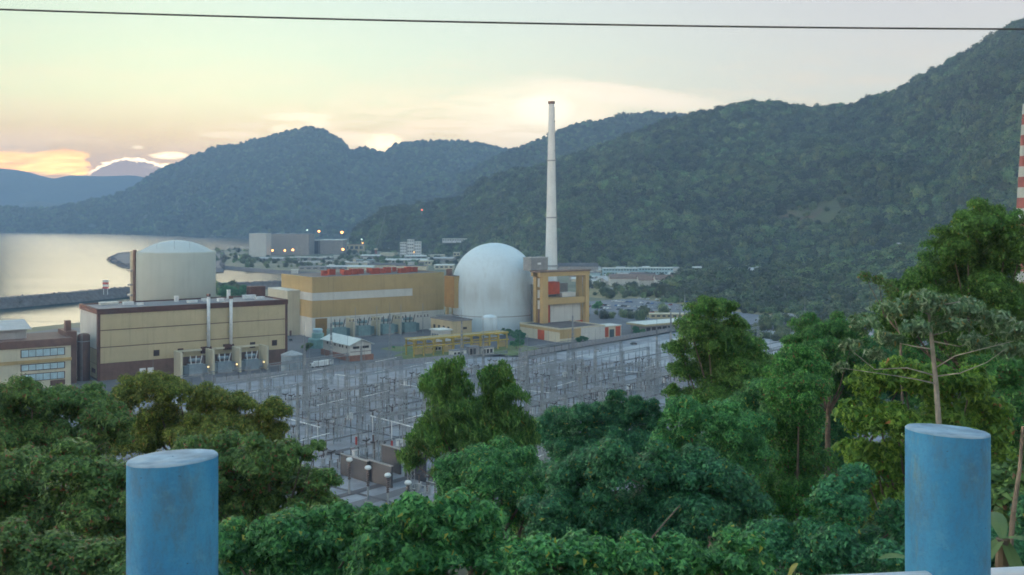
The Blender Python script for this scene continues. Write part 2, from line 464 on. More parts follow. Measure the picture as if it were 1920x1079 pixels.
# land: one sheet with the coastline cut in, a stone slope running down into the water
coast = [(-900, 60), (-800, 560), (-420, 690), (-352, 742), (-318, 800), (-300, 960), (-322, 1085), (-215, 1150), (-175, 1290), (-235, 1420), (-344, 1502), (-489, 1660), (-560, 1705),
         (-650, 1800), (-774, 1947), (-800, 2060), (-770, 2180), (-683, 2319), (-632, 2426), (-700, 2800), (-797, 3154), (-560, 3500), (-380, 5200), (7000, 5200), (7000, -400), (-900, -400)]
bm = bmesh.new()
top = [bm.verts.new((x, y, 0)) for x, y in coast]
f = bm.faces.new(top)
n = len(coast)
low = []
for i in range(n):
    a, c = Vector(coast[i - 1]), Vector(coast[(i + 1) % n])
    d = (c - a).normalized(); o = Vector((-d.y, d.x))
    low.append(bm.verts.new((coast[i][0] + o.x * 9, coast[i][1] + o.y * 9, -8)))
for i in range(n):
    fc = bm.faces.new((top[i], top[(i + 1) % n], low[(i + 1) % n], low[i])); fc.material_index = 1
bmesh.ops.triangulate(bm, faces=[f])
bmesh.ops.recalc_face_normals(bm, faces=bm.faces)
me = bpy.data.meshes.new('ground'); bm.to_mesh(me); bm.free()
me.materials.append(M['land']); me.materials.append(M['rock'])
structure(link('ground', me))

def sheet(name, poly, z, m, px=True, z0=0.0):
    pts = [G(x, y) if px else Vector((x, y, 0)) for x, y in poly]
    bm = bmesh.new()
    f = bm.faces.new([bm.verts.new((p.x, p.y, z)) for p in pts])
    bmesh.ops.triangulate(bm, faces=[f])
    bmesh.ops.recalc_face_normals(bm, faces=bm.faces)
    for f in bm.faces:
        if f.normal.z < 0: f.normal_flip()
    me = bpy.data.meshes.new(name); bm.to_mesh(me); bm.free(); me.materials.append(m)
    return structure(link(name, me))
AY = R(50)                                        # the switchyard's own grid
YO = Vector((-29.6, 313.0, 0)); YU = Vector((math.cos(AY), math.sin(AY), 0)); YV = Vector((-math.sin(AY), math.cos(AY), 0))
def yd(u, v, z=0.0): return YO + YU * u + YV * v + Vector((0, 0, z))
def ypoly(l): return [(yd(u, v).x, yd(u, v).y) for u, v in l]
sheet('plant_apron', [(-420, 470), (-240, 400), (-40, 300), (120, 480), (330, 800), (200, 900), (40, 860), (-60, 820), (-180, 800), (-330, 735)], 0.04, M['asphalt'], px=False)
sheet('yard_gravel', ypoly([(-60, -90), (460, -90), (460, 146), (236, 146), (215, 175), (70, 205), (-60, 205)]), 0.09, M['gravel'], px=False)
sheet('pale_gravel_field', ypoly([(255, 10), (450, 10), (450, 128), (255, 128)]), 0.14, M['pale_gravel'], px=False)
for k, (u0, u1, v) in enumerate(((-40, 250, 36), (-40, 440, -4), (-40, 440, -42), (60, 250, 84), (60, 240, 126))):
    sheet('yard_road', ypoly([(u0, v - 2.6), (u1, v - 2.6), (u1, v + 2.6), (u0, v + 2.6)]), 0.18, M['asphalt'], px=False)
for v, w_ in ((-66, 1.2), (-30, 1.0), (6, 1.6), (24, .9), (50, 1.4), (66, .9), (96, 1.5), (112, 1.0), (142, 1.6)):
    sheet('cable_trench', ypoly([(-50, v - w_), (min(440, 250 if v > 100 else 440), v - w_), (min(440, 250 if v > 100 else 440), v + w_), (-50, v + w_)]), 0.22, M['trench'], px=False)
for u in range(-20, 250, 30):
    sheet('cable_trench', ypoly([(u - .7, -80), (u + .7, -80), (u + .7, 140), (u - .7, 140)]), 0.26, M['trench'], px=False)
sheet('lawn', [(738, 668), (760, 660), (800, 657), (845, 659), (850, 666), (815, 674), (770, 677)], 0.12, M['grass'])
sheet('lawn', [(712, 655), (735, 650), (790, 651), (795, 656), (745, 660)], 0.12, M['grass'])
sheet('lawn', [(900, 660), (960, 646), (1010, 652), (1010, 660), (960, 668)], 0.12, M['grass'])
sheet('dry_field', [(1090, 541), (1260, 541), (1330, 560), (1380, 566), (1480, 580), (1600, 612), (1600, 640), (1480, 612), (1330, 580), (1090, 556)], 0.05, M['dry_grass'])
sheet('parking_lot', [(1096, 566), (1190, 560), (1300, 574), (1460, 596), (1560, 618), (1560, 640), (1400, 622), (1300, 612), (1180, 603), (1096, 586)], 0.09, M['parking'])
sheet('road', [(1080, 536), (1255, 547), (1300, 558), (1480, 588), (1700, 640), (1700, 650), (1480, 594), (1290, 562), (1255, 551), (1080, 539.5)], 0.13, M['concrete'])
sheet('dry_verge', [(1160, 588), (1240, 583), (1330, 596), (1300, 602), (1240, 600)], 0.14, M['dry_grass'])

# ---- hillside the road runs along (falls from the camera to the plant)
def hz(X, Y):
    ys = [-60, 3.2, 4.5, 12, 25, 50, 90, 140, 220, 290, 400]
    zs = [81.0, 81.0, 80.2, 75.0, 67.0, 55.0, 42.0, 28.0, 10.0, -0.6, -3.0]
    z = float(np.interp(Y, ys, zs))
    w = min(1, max(0, (Y - 5) / 40))
    z += w * (9 * min(1, max(0, (X - 12) / 60)) * (1 if Y < 200 else max(0, (290 - Y) / 90)) + 1.6 * fbm(X * 0.05, Y * 0.05) * (1 if Y < 250 else 0))
    return z
nx, ny = 60, 70
xs = np.linspace(-260, 300, nx); ys_ = np.concatenate([np.linspace(-40, 3, 6), np.linspace(3.4, 60, 34), np.linspace(65, 330, 30)])
V = np.array([(x, y, hz(x, y)) for y in ys_ for x in xs])
Fc = np.array([(j * nx + i, j * nx + i + 1, (j + 1) * nx + i + 1, (j + 1) * nx + i) for j in range(len(ys_) - 1) for i in range(nx - 1)])
structure(link('hillside', fast_mesh('hillside', V, Fc, M['forest_floor'])))
mb = MB(); mb.box(-30, 30, -7, 2.9, 81.05, 81.4)
structure(part('road', mb, M['asphalt'], None))

# ---- mountains: surfaces from foot line to crest and down the far side
def interp_cols(cols, pxs):
    a = np.array(cols, float)
    return [np.interp(pxs, a[:, 0], a[:, k]) for k in range(1, a.shape[1])]
def mountain(name, cols, m, seed, nc=200, nr=40, spur=0.16, back=0.7, sink=-8.0, clear=None, ridge_rough=6.0):
    """cols: px, crest py, crest distance, foot distance"""
    pxs = np.linspace(cols[0][0], cols[-1][0], nc)
    py, Yr, Yf = interp_cols(cols, pxs)
    V = np.zeros((nc, nr + 10, 3))
    for i in range(nc):
        k = (pxs[i] - CX) / F
        zr = H - (py[i] - HZ) / F * Yr[i]
        for j in range(nr + 10):
            if j < nr:
                tt = j / (nr - 1)
                Y = Yf[i] + (Yr[i] - Yf[i]) * tt
                e = math.sin(math.pi * tt) ** 0.8 * min(1.0, 1.5 * (1 - tt))
                X = k * Y
                s = 1.0 / (0.22 * abs(Yr[i] - Yf[i]) + 60)
                nzv = fbm(X * s + seed, Y * s * 0.45, seed, 5)
                z = sink + (zr - sink) * (tt ** 0.92) * (1 + spur * 2.0 * nzv * e)
                Y2 = Y + (Yr[i] - Yf[i]) * 0.10 * fbm(X * s * 1.3 + 9, tt * 2.0, seed + 3.1, 3) * e
                X = k * Y2
                if tt < 1: z = min(z, H + (zr - H) * (Y2 / Yr[i]) - 3.0 * (1 - tt) - ridge_rough * (1 - tt)) if zr > H else z
            else:
                tt = (j - nr + 1) / 10
                Y2 = Yr[i] + back * (Yr[i] - Yf[i]) * tt * 1.2 + 4
                X = k * Yr[i] * (1 + 0.0 * tt) + 0
                z = sink + (zr - sink) * (1 - tt) ** 1.1
            V[i, j] = (X, Y2, z)
    nn = nr + 10
    Fc = np.array([(i * nn + j, (i + 1) * nn + j, (i + 1) * nn + j + 1, i * nn + j + 1) for i in range(nc - 1) for j in range(nn - 1)])
    me = fast_mesh(name, V.reshape(-1, 3), Fc, m)
    me.polygons.foreach_set('use_smooth', [True] * len(me.polygons))
    o = structure(link(name, me))
    return o, V, Fc
CLEAR = [((1452, 405), (1500, 388), (1560, 368), (1618, 352), (1624, 372), (1585, 398), (1545, 425), (1490, 425))]
def in_poly(x, y, poly):
    c = False
    for i in range(len(poly)):
        (x1, y1), (x2, y2) = poly[i - 1], poly[i]
        if (y1 > y) != (y2 > y) and x < (x2 - x1) * (y - y1) / (y2 - y1) + x1: c = not c
    return c
def scatter(V, Fc, n, keep=None):
    Vf = V.reshape(-1, 3)
    q = Vf[Fc]
    ar = 0.5 * np.linalg.norm(np.cross(q[:, 2] - q[:, 0], q[:, 3] - q[:, 1]), axis=1)
    idx = rng.choice(len(Fc), n, p=ar / ar.sum())
    a, b_ = rng.random(n), rng.random(n)
    q = q[idx]
    p = (q[:, 0] * ((1 - a) * (1 - b_))[:, None] + q[:, 1] * (a * (1 - b_))[:, None] + q[:, 2] * (a * b_)[:, None] + q[:, 3] * ((1 - a) * b_)[:, None])
    px = CX + F * p[:, 0] / p[:, 1]; py = HZ + F * (H - p[:, 2]) / p[:, 1]
    k = p[:, 2] > -4.0
    if keep is not None: k &= np.array([keep(x, y) for x, y in zip(px, py)])
    return p[k]

# crown meshes used by the wooded slopes
M['far_leaf'] = leafmat('far_leaf', (0.025, 0.050, 0.022), (0.051, 0.088, 0.035), (0.090, 0.124, 0.045), nscale=0.08, trans=0.15)
def far_leaf_var():
    m = M['far_leaf']; t = NT(m.node_tree)
    hs = [n for n in m.node_tree.nodes if n.type == 'HUE_SAT'][0]
    oi = [n for n in m.node_tree.nodes if n.type == 'OBJECT_INFO'][0]
    big = t.ss(t.noise(t.mapv(oi.outputs['Location'], (.0065, .0065, .0065)), 1.0, 4, .6), .32, .68)      # darker and paler stands; the tone also paints in shaded slope folds
    t.inp(hs.inputs['Value'], t.m('MULTIPLY', t.m('ADD', 0.35, t.m('MULTIPLY', t.m('POWER', oi.outputs['Random'], 1.4), 1.5)), t.m('ADD', .55, t.m('MULTIPLY', big, .9))))
    w = t.n('ShaderNodeTexWhiteNoise', noise_dimensions='1D'); t.inp(w.inputs['W'], t.m('MULTIPLY', oi.outputs['Random'], 71.3))
    t.inp(hs.inputs['Hue'], t.m('ADD', 0.455, t.m('MULTIPLY', w.outputs[0], 0.075)))
far_leaf_var()
def far_crown(seed):
    r = np.random.default_rng(seed)
    bm = bmesh.new(); bmesh.ops.create_icosphere(bm, subdivisions=2, radius=0.86)
    off = Vector((seed * 3.3, 0, 0))
    for v in bm.verts:
        v.co *= 1 + 0.35 * noise.noise(v.co * 1.9 + off)
        v.co.z = v.co.z * 0.8
    V = [tuple(v.co) for v in bm.verts]; Fq = [tuple(v.index for v in f.verts) for f in bm.faces]
    bm.free()
    mb = MB(); mb.add(V, Fq)
    for k in range(130):
        d = Vector(r.normal(size=3)).normalized()
        if d.z < -0.3: d.z *= -1
        p = d * (0.82 + 0.3 * r.random()) * (1 + 0.35 * noise.noise(d * 1.9 + off)); p.z *= 0.8
        a = Vector(r.normal(size=3)).normalized(); nn = (d + Vector((0, 0, 0.5)) + a * 0.7).normalized()
        e = nn.orthogonal().normalized(); g = nn.cross(e)
        w = 0.10 + 0.12 * r.random()
        mb.add([p - e * w, p + g * w * .8, p + e * w, p - g * w * .8], [(0, 1, 2, 3)])
    return mb.mesh('far_crown', M['far_leaf'])
FAR = []
for s in range(4):
    o = bpy.data.objects.new('crown_source', far_crown(s + 1)); FAR.append(o)
def wood(name, pts, smin, smax, label, sq=(0.75, 1.6)):
    """one wooded mass: crowns set on points"""
    n = len(pts)
    me = bpy.data.meshes.new(name)
    scl = (smin + (smax - smin) * rng.random(n) ** 1.5).astype(np.float32)
    P = pts.copy(); P[:, 2] += scl * 0.45
    me.vertices.add(n); me.vertices.foreach_set('co', P.astype(np.float32).ravel())
    sv = np.stack([scl, scl, scl * (sq[0] + (sq[1] - sq[0]) * rng.random(n))], 1).astype(np.float32)
    a = me.attributes.new('crown_scale', 'FLOAT_VECTOR', 'POINT'); a.data.foreach_set('vector', sv.ravel())
    rv = np.stack([rng.normal(0, .12, n), rng.normal(0, .12, n), rng.random(n) * 6.28], 1).astype(np.float32)
    a = me.attributes.new('crown_turn', 'FLOAT_VECTOR', 'POINT'); a.data.foreach_set('vector', rv.ravel())
    a = me.attributes.new('crown_kind', 'INT', 'POINT'); a.data.foreach_set('value', rng.integers(0, 4, n).astype(np.int32))
    me.materials.append(M['far_leaf'])
    o = link(name, me)
    g = bpy.data.node_groups.new(name, 'GeometryNodeTree')
    g.interface.new_socket('Geometry', in_out='INPUT', socket_type='NodeSocketGeometry')
    g.interface.new_socket('Geometry', in_out='OUTPUT', socket_type='NodeSocketGeometry')
    gi, go = g.nodes.new('NodeGroupInput'), g.nodes.new('NodeGroupOutput')
    ip = g.nodes.new('GeometryNodeInstanceOnPoints'); ip.inputs['Pick Instance'].default_value = True
    jn = g.nodes.new('GeometryNodeJoinGeometry')
    for fo in FAR[::-1]:
        oi = g.nodes.new('GeometryNodeObjectInfo'); oi.inputs['Object'].default_value = fo; oi.inputs['As Instance'].default_value = True
        g.links.new(oi.outputs['Geometry'], jn.inputs[0])
    g.links.new(jn.outputs[0], ip.inputs['Instance'])
    for nm, typ, sock in (('crown_scale', 'FLOAT_VECTOR', 'Scale'), ('crown_kind', 'INT', 'Instance Index'), ('crown_turn', 'FLOAT_VECTOR', 'Rotation')):
        na = g.nodes.new('GeometryNodeInputNamedAttribute'); na.data_type = typ; na.inputs['Name'].default_value = nm
        g.links.new(na.outputs[0], ip.inputs[sock])
    g.links.new(gi.outputs[0], ip.inputs['Points']); g.links.new(ip.outputs[0], go.inputs[0])
    md = o.modifiers.new('crowns', 'NODES'); md.node_group = g
    return tag(o, label, None, kind='stuff')

# far pale range across the bay
mountain('mountain', [(-700, 330, 9000, 7900), (-200, 300, 9000, 7900), (0, 316, 9000, 7900), (40, 320, 9000, 7900), (100, 336, 9000, 7900), (128, 329, 9000, 7900), (190, 331, 9000, 7900), (250, 329, 9000, 7900),
                      (290, 336, 9000, 7900), (400, 340, 9000, 7900), (700, 330, 9000, 7900), (1500, 340, 9000, 7900)], M['far_forest'], 2.0, 160, 16)
mountain('mountain', [(-400, 395, 7400, 6600), (0, 398, 7400, 6600), (40, 384, 7400, 6600), (66, 376, 7400, 6600), (100, 382, 7400, 6600), (160, 380, 7400, 6600), (240, 390, 7400, 6600), (330, 400, 7400, 6600)], M['far_forest'], 5.0, 120, 14)
# peaked range beyond the bay
L1 = [(-500, 398, 5300, 4780), (-60, 392, 5300, 4790), (0, 388, 5300, 4780), (50, 393, 5300, 4760), (100, 391, 5300, 4700), (160, 379, 5350, 4620), (205, 370, 5400, 4500), (250, 352, 5450, 4400), (290, 324, 5500, 4300),
      (340, 302, 5500, 4150), (400, 279, 5500, 4000), (450, 270, 5500, 3850), (500, 259, 5500, 3750), (545, 246, 5500, 3700), (580, 239, 5500, 3650), (610, 247, 5450, 3600), (638, 262, 5400, 3600),
      (656, 283, 5350, 3600), (690, 278, 5300, 3550), (720, 290, 5300, 3500), (742, 270, 5300, 3450), (795, 266, 5300, 3400), (860, 265, 5300, 3400), (910, 272, 5300, 3400), (960, 286, 5300, 3400), (1050, 320, 5200, 3400), (1200, 340, 5200, 3400)]
o, V, Fc = mountain('mountain', L1, M['far_forest'], 11.0, 260, 44, 0.24)
wood('far_forest', scatter(V, Fc, 24000), 6, 12.5, 'hazy blue forest on the peaked range beyond the bay')
L3 = [(860, 330, 3900, 3000), (900, 312, 3900, 3000), (950, 286, 3900, 3000), (1000, 268, 3900, 3000), (1050, 246, 3900, 2950), (1110, 229, 3900, 2900), (1170, 217, 3900, 2900), (1220, 213, 3900, 2900), (1290, 217, 3900, 2900), (1340, 212, 3900, 2900), (1420, 220, 3900, 2900), (1600, 240, 3900, 2900)]
o, V, Fc = mountain('mountain', L3, M['far_forest'], 17.0, 140, 36, 0.22)
wood('far_forest', scatter(V, Fc, 10000), 5.5, 11, 'dark blue forest on the ridge behind the tall chimney')
L4 = [(660, 440, 2480, 2330), (690, 418, 2480, 2300), (720, 397, 2480, 2250), (760, 392, 2500, 2200), (800, 388, 2500, 2150), (868, 374, 2500, 2050), (900, 346, 2500, 1950), (940, 329, 2500, 1850), (1000, 322, 2500, 1650), (1060, 302, 2500, 1570), (1150, 270, 2480, 1530), (1250, 233, 2450, 1520), (1330, 213, 2450, 1500),
      (1400, 197, 2420, 1480), (1450, 196, 2400, 1460), (1500, 206, 2380, 1430), (1540, 209, 2350, 1400), (1600, 201, 2300, 1350), (1680, 177, 2200, 1300), (1705, 160, 2180, 1280), (1780, 121, 2100, 1250), (1850, 86, 2000, 1200), (1905, 50, 1950, 1180), (1925, 38, 1930, 1170), (2050, 0, 1850, 1100), (2300, -50, 1700, 1000)]
o, V, Fc = mountain('mountain', L4, M['forest_floor'], 23.0, 260, 60, 0.27)
# the grassy clearing and its red earth keep the mountain's own surface
me = o.data; me.materials.append(M['clearing'])
Vf = V.reshape(-1, 3); cen = Vf[Fc].mean(1)
cpx = CX + F * cen[:, 0] / cen[:, 1]; cpy = HZ + F * (H - cen[:, 2]) / cen[:, 1]
ok = np.array([in_poly(x, y, CLEAR[0]) and d < 2300 for x, y, d in zip(cpx, cpy, cen[:, 1])])
me.polygons.foreach_set('material_index', ok.astype(np.int32))
def keep4(x, y):
    a, c = random.gauss(0, 4), random.gauss(0, 4)
    return not (in_poly(x + a, y + c, CLEAR[0]) or in_poly(x + a, y + c - 10, CLEAR[0])) or random.random() < 0.14
wood('hillside_forest', scatter(V, Fc, 40000, keep4), 3.8, 11.5, 'dense green rainforest covering the steep mountain behind the chimney')
L5 = [(1240, 556, 1000, 960), (1275, 540, 1050, 950), (1310, 527, 1130, 930), (1360, 517, 1180, 900), (1420, 520, 1200, 870), (1500, 508, 1200, 840), (1600, 500, 1180, 800), (1700, 474, 1130, 740), (1800, 448, 1080, 700), (1920, 425, 1040, 660), (2200, 380, 980, 600)]
o, V, Fc = mountain('hill', L5, M['forest_floor'], 31.0, 120, 30, 0.10, sink=-3.0)
wood('hillside_forest', scatter(V, Fc, 5200, lambda x, y: not (1300 < x < 1425 and y < 532 and random.random() < .75)), 3.6, 8.5, 'nearer wooded knoll of mixed green trees beside the car park')

# loose trees about the plain
pts = []
for (x0, x1, y0, y1, n) in ((640, 860, 468, 500, 190), (400, 470, 468, 494, 60), (455, 640, 484, 503, 90), (400, 460, 540, 552, 26), (1060, 1330, 498, 504, 60), (1100, 1320, 517, 530, 26), (1130, 1310, 548, 560, 40), (1090, 1280, 585, 600, 18), (1330, 1480, 560, 590, 60), (1100, 1290, 536, 556, 50), (1050, 1300, 506, 512, 30), (1400, 1600, 594, 640, 60)):
    for k in range(n):
        p = G(random.uniform(x0, x1), random.uniform(y0, y1)); pts.append((p.x, p.y, 0.5))
wood('woodland', np.array(pts), 2.0, 5.5, 'scattered small trees dotting the valley floor')

# ---- breakwaters
def breakwater(label, pts, w, h, seed):
    """a rubble mound along a polyline"""
    t_ = thing('breakwater', label, 'breakwater', (*pts[0], 0))
    o = Vector(pts[0])
    mb = MB()
    P = [Vector(p) - o for p in pts]
    prof = [(-w, -9), (-w * .35, h), (w * .35, h), (w, -9)]
    vs, fs = [], []
    for i, p in enumerate(P):
        d = (P[min(i + 1, len(P) - 1)] - P[max(i - 1, 0)]).normalized(); q = Vector((-d.y, d.x))
        for a, z in prof: vs.append((p.x + q.x * a, p.y + q.y * a, z))
    for i in range(len(P) - 1):
        for k in range(3): fs.append((i * 4 + k, i * 4 + k + 1, i * 4 + k + 5, i * 4 + k + 4))
    fs += [(0, 1, 2, 3), tuple(len(vs) - 4 + k for k in (3, 2, 1, 0))]
    mb.add(vs, fs)
    part('mound', mb, M['rock'], t_)
    r = random.Random(seed)
    mb = MB()
    for i in range(len(P) - 1):
        L = (P[i + 1] - P[i]).length; d = (P[i + 1] - P[i]).normalized(); q = Vector((-d.y, d.x))
        for k in range(int(L / 1.1)):
            a = r.uniform(-w, w); z = h - max(0, abs(a) - w * .35) / (w * .65) * (h + 9)
            if z < -6: continue
            c = P[i] + d * r.uniform(0, L) + q * a; s = r.uniform(.7, 1.9)
            rr = [Vector((r.uniform(-1, 1), r.uniform(-1, 1), r.uniform(-.7, .9))).normalized() * s for _ in range(6)]
            vs = [Vector((c.x, c.y, z)) + x * r.uniform(.7, 1.1) for x in (Vector((s, 0, 0)), Vector((0, s, 0)), Vector((-s, 0, 0)), Vector((0, -s, 0)), Vector((r.uniform(-.3, .3), r.uniform(-.3, .3), s)), Vector((0, 0, -s)))]
            mb.add(vs, [(0, 1, 4), (1, 2, 4), (2, 3, 4), (3, 0, 4), (1, 0, 5), (2, 1, 5), (3, 2, 5), (0, 3, 5)])
    b_ = part('boulders', mb, M['rock'], t_); b_['kind'] = 'stuff'
    return t_
breakwater('long dark rubble breakwater across the water left of the yellow and brown building', [(-640, 900), (-560, 915), (-485, 945), (-450, 1010), (-418, 1085), (-330, 1160), (-240, 1215)], 16, 4.5, 1)
jp = [G(*q) for q in ((204, 484), (224, 494), (262, 503), (330, 506), (420, 505), (420, 474), (330, 472), (250, 473), (222, 476))]
t_ = thing('jetty', 'short pointed stone jetty reaching into the bay behind the cylinder', 'jetty', (jp[0].x, jp[0].y, 0))
mb = MB(); cx_ = sum(q.x for q in jp) / len(jp) - jp[0].x; cy_ = sum(q.y for q in jp) / len(jp) - jp[0].y
n_ = len(jp); vs = []
for k_, z_ in ((1.0, -9), (1.0, -4), (.97, .8)):
    for q in jp: vs.append((cx_ + (q.x - jp[0].x - cx_) * k_, cy_ + (q.y - jp[0].y - cy_) * k_, z_))
mb.add(vs, [(j * n_ + k, j * n_ + (k + 1) % n_, (j + 1) * n_ + (k + 1) % n_, (j + 1) * n_ + k) for j in range(2) for k in range(n_)] + [tuple(range(2 * n_, 3 * n_))])
part('mound', mb, M['rock'], t_)
mb = MB(); r_ = random.Random(4)
for k in range(n_):
    a, c = vs[2 * n_ + k], vs[2 * n_ + (k + 1) % n_]
    for j in range(int(math.dist(a, c) / 3)):
        f_ = r_.random(); q = Vector(a).lerp(Vector(c), f_) + Vector((r_.uniform(-4, 4), r_.uniform(-4, 4), r_.uniform(-3, .8))); s_ = r_.uniform(1, 2.4)
        mb.add([q + Vector((s_, 0, 0)), q + Vector((0, s_, 0)), q + Vector((-s_, 0, 0)), q + Vector((0, -s_, 0)), q + Vector((0, 0, s_)), q + Vector((0, 0, -s_))], [(0, 1, 4), (1, 2, 4), (2, 3, 4), (3, 0, 4), (1, 0, 5), (2, 1, 5), (3, 2, 5), (0, 3, 5)])
part('boulders', mb, M['rock'], t_)['kind'] = 'stuff'

# ================================================================== POWER PLANT
AP = R(35.5)                                     # the plant's grid
PU = Vector((math.cos(AP), math.sin(AP), 0)); PV = Vector((-math.sin(AP), math.cos(AP), 0))
def along(o, px):                                # metres along the front wall from corner o to the picture column px
    k = (px - CX) / F
    return (k * o.y - o.x) / (PU.x - k * PU.y)
def back(o, px):                                 # metres along the side wall
    k = (px - CX) / F
    return (k * o.y - o.x) / (PV.x - k * PV.y)
def zat(o, t, py): return H - (py - HZ) / F * (o.y + PU.y * t)
def louvre(parent, x, z, w, h, y=0.0, m='brown_trim'):
    mb = MB(); mb.box(x - w / 2, x + w / 2, y - .35, y + .05, z - h / 2, z + h / 2)
    fr = part('vent', mb, M[m], parent)
    mb = MB()
    for k in range(4):
        zz = z - h / 2 + h * (k + .5) / 4
        mb.box(x - w * .42, x + w * .42, y - .43, y - .36, zz - h * .09, zz + h * .07)
    part('louvre', mb, M['dark_void'], fr)
    return fr

# ---- older turbine building: tan panels, brown trim
o1 = Vector((-205.8, 504, 0)); L = along(o1, 537); D = 37.0
t1 = thing('turbine_building', 'long tan building with brown parapet and two white ducts, before the cylinder', 'building', o1, AP)
ZR = [8.2, 16.4, 24.9, 33.1]
mb = MB(); mb.box(0, L, 0, D, 0, 33.2); part('wall', mb, M['brown_wall'], t1)
for k in range(3):                                # three courses of cladding, cut by brown joints
    mb = MB(); mb.box(0.9, L - 0.9, -0.3, -0.005, ZR[k] + .35, ZR[k + 1] - .12); part('panel', mb, M['tan_panel'], t1)
mb = MB(); mb.box(-0.3, -0.005, 1.2, D, 15.5, 33.0); part('panel', mb, M['white_panel'], t1)['label'] = 'off-white upper end panel'
mb = MB(); mb.box(-0.3, -0.005, 1.2, D, 8.2, 15.1); part('panel', mb, M['tan_panel'], t1)
mb = MB(); mb.box(-0.3, -0.005, 1.2, D, 1.0, 7.8); part('panel', mb, M['tan_panel'], t1)
for y0 in (4, 16):
    mb = MB(); mb.box(-.42, -.31, y0, y0 + 8, 3.2, 5.4); part('window_band', mb, M['brown_trim'], t1)
for x in (-.5, L - .9):
    mb = MB(); mb.box(x, x + 1.4, -.5, 1.1, 0, 33.15); part('corner_trim', mb, M['brown_trim'], t1)
mb = MB(); mb.box(-.7, L + .7, -.7, .5, 33.2, 35.8); mb.box(-.7, .5, .5, D - .5, 33.2, 35.8); mb.box(L - .5, L + .7, .5, D - .5, 33.2, 35.8); mb.box(-.7, L + .7, D - .5, D + .7, 33.2, 35.8)
part('parapet', mb, M['brown_trim'], t1)
mb = MB(); mb.box(.5, L - .5, .5, D - .5, 33.2, 35.2); part('roof', mb, M['grey_roof'], t1)
for px in (293, 338, 473, 514):
    louvre(t1, along(o1, px), zat(o1, along(o1, px), {293: 662, 338: 659, 473: 647, 514: 643}[px]), 2.9, 3.0, -.3)
for px, y0, y1 in ((385, 650, 662), (427, 645, 655)):
    x = along(o1, px); z0, z1 = zat(o1, x, y1), zat(o1, x, y0)
    mb = MB(); mb.box(x - 2.6, x + 2.6, -2.4, -.31, z0, z1); part('fan_housing', mb, M['brown_trim'], t1)
    x = along(o1, px + 4); zt = zat(o1, x, 556 if px == 385 else 560)
    mb = MB(); mb.bar((x, -1.7, z1 - .2), (x, -1.7, zt), .85, n=12); part('duct', mb, M['white_paint'], t1, smooth=True)
    mb = MB(); mb.lathe([(1.1, zt), (1.1, zt + 1.4)], x, -1.7, 12); part('duct_cap', mb, M['brown_trim'], t1)
    for zz in (12, 20, 28):
        mb = MB(); mb.box(x - 1.1, x + 1.1, -.9, -.3, zz, zz + .4); part('duct_bracket', mb, M['steel'], t1)
for x, y, w, d, h, c in ((18, 22, 5, 3, 1.4, 'white_paint'), (24, 18, 3, 2, 1, 'white_paint'), (46, 26, 2, 2, 3, 'white_paint'), (50, 16, 5, 3, 1, 'white_paint'), (60, 22, 4, 3, 1.2, 'white_paint'), (66, 14, 3, 3, 1.6, 'white_paint'),
                          (84, 24, 7, 3, 1.8, 'white_paint'), (88, 16, 5, 3, 1.2, 'white_paint'), (76, 28, 1.6, 1.6, 5, 'white_paint'), (90, 30, 9, 6, 6, 'brown_trim'), (8, 28, 9, 5, 1.2, 'white_panel')):
    mb = MB(); mb.box(x, x + w, y, y + d, 35.2, 35.2 + h); mb.box(x - .2, x + w + .2, y - .2, y + d + .2, 35.2 + h, 35.35 + h); part('roof_vent', mb, M[c], t1)
for x in (20, 24):
    mb = MB(); mb.box(x, x + 3, -.32, -.01, 0, 4.5); part('door', mb, M['white_paint'], t1)

# ---- older reactor: capped cylinder
oc = Vector((-195.6, 590, 0)); Rc = 22.2
t2 = thing('reactor_building', 'off-white concrete cylinder with shallow dome behind the brown parapet roof', 'reactor building', oc)
mb = MB(); mb.lathe([(Rc, 0), (Rc, 60.8), (Rc - .4, 61.4)], n=72); part('shield_wall', mb, M['concrete_white'], t2, smooth=False)
bpy.data.objects['shield_wall'].data.polygons.foreach_set('use_smooth', [True] * len(bpy.data.objects['shield_wall'].data.polygons))
rd, hd = 20.6, 6.8; Rs = (rd * rd + hd * hd) / (2 * hd)
prof = []
for k in range(13):
    r = rd * (1 - k / 12); prof.append((max(r, .05), 61.1 + math.sqrt(Rs * Rs - r * r) - (Rs - hd)))
mb = MB(); mb.lathe(prof, n=72, cap=False); part('dome', mb, M['concrete_cap'], t2, smooth=True)
a0 = math.radians(197)
mb = MB(); c, s = math.cos(a0), math.sin(a0)
mb.lathe([(2.2, 0), (2.2, 61.9)], (Rc + .8) * c, (Rc + .8) * s, 12); part('shaft', mb, M['cream'], t2)
mb = MB(); c, s = math.cos(a0 + .19), math.sin(a0 + .19)
mb.lathe([(1.0, 0), (1.0, 62.6)], (Rc + .6) * c, (Rc + .6) * s, 10); part('cable_shaft', mb, M['brown_wall'], t2)
for zz in (36, 42, 50):
    mb = MB(); c, s = math.cos(a0), math.sin(a0); mb.lathe([(3.3, zz), (3.3, zz + 1.1)], (Rc + 1.2) * c, (Rc + 1.2) * s, 12); part('landing', mb, M['steel'], t2)
for a in (-2.4, -1.9, -1.3, -.8):
    mb = MB(); mb.bar((17 * math.cos(a), 17 * math.sin(a), 62), (17 * math.cos(a), 17 * math.sin(a), 68.5), .12); part('lightning_rod', mb, M['steel'], t2)

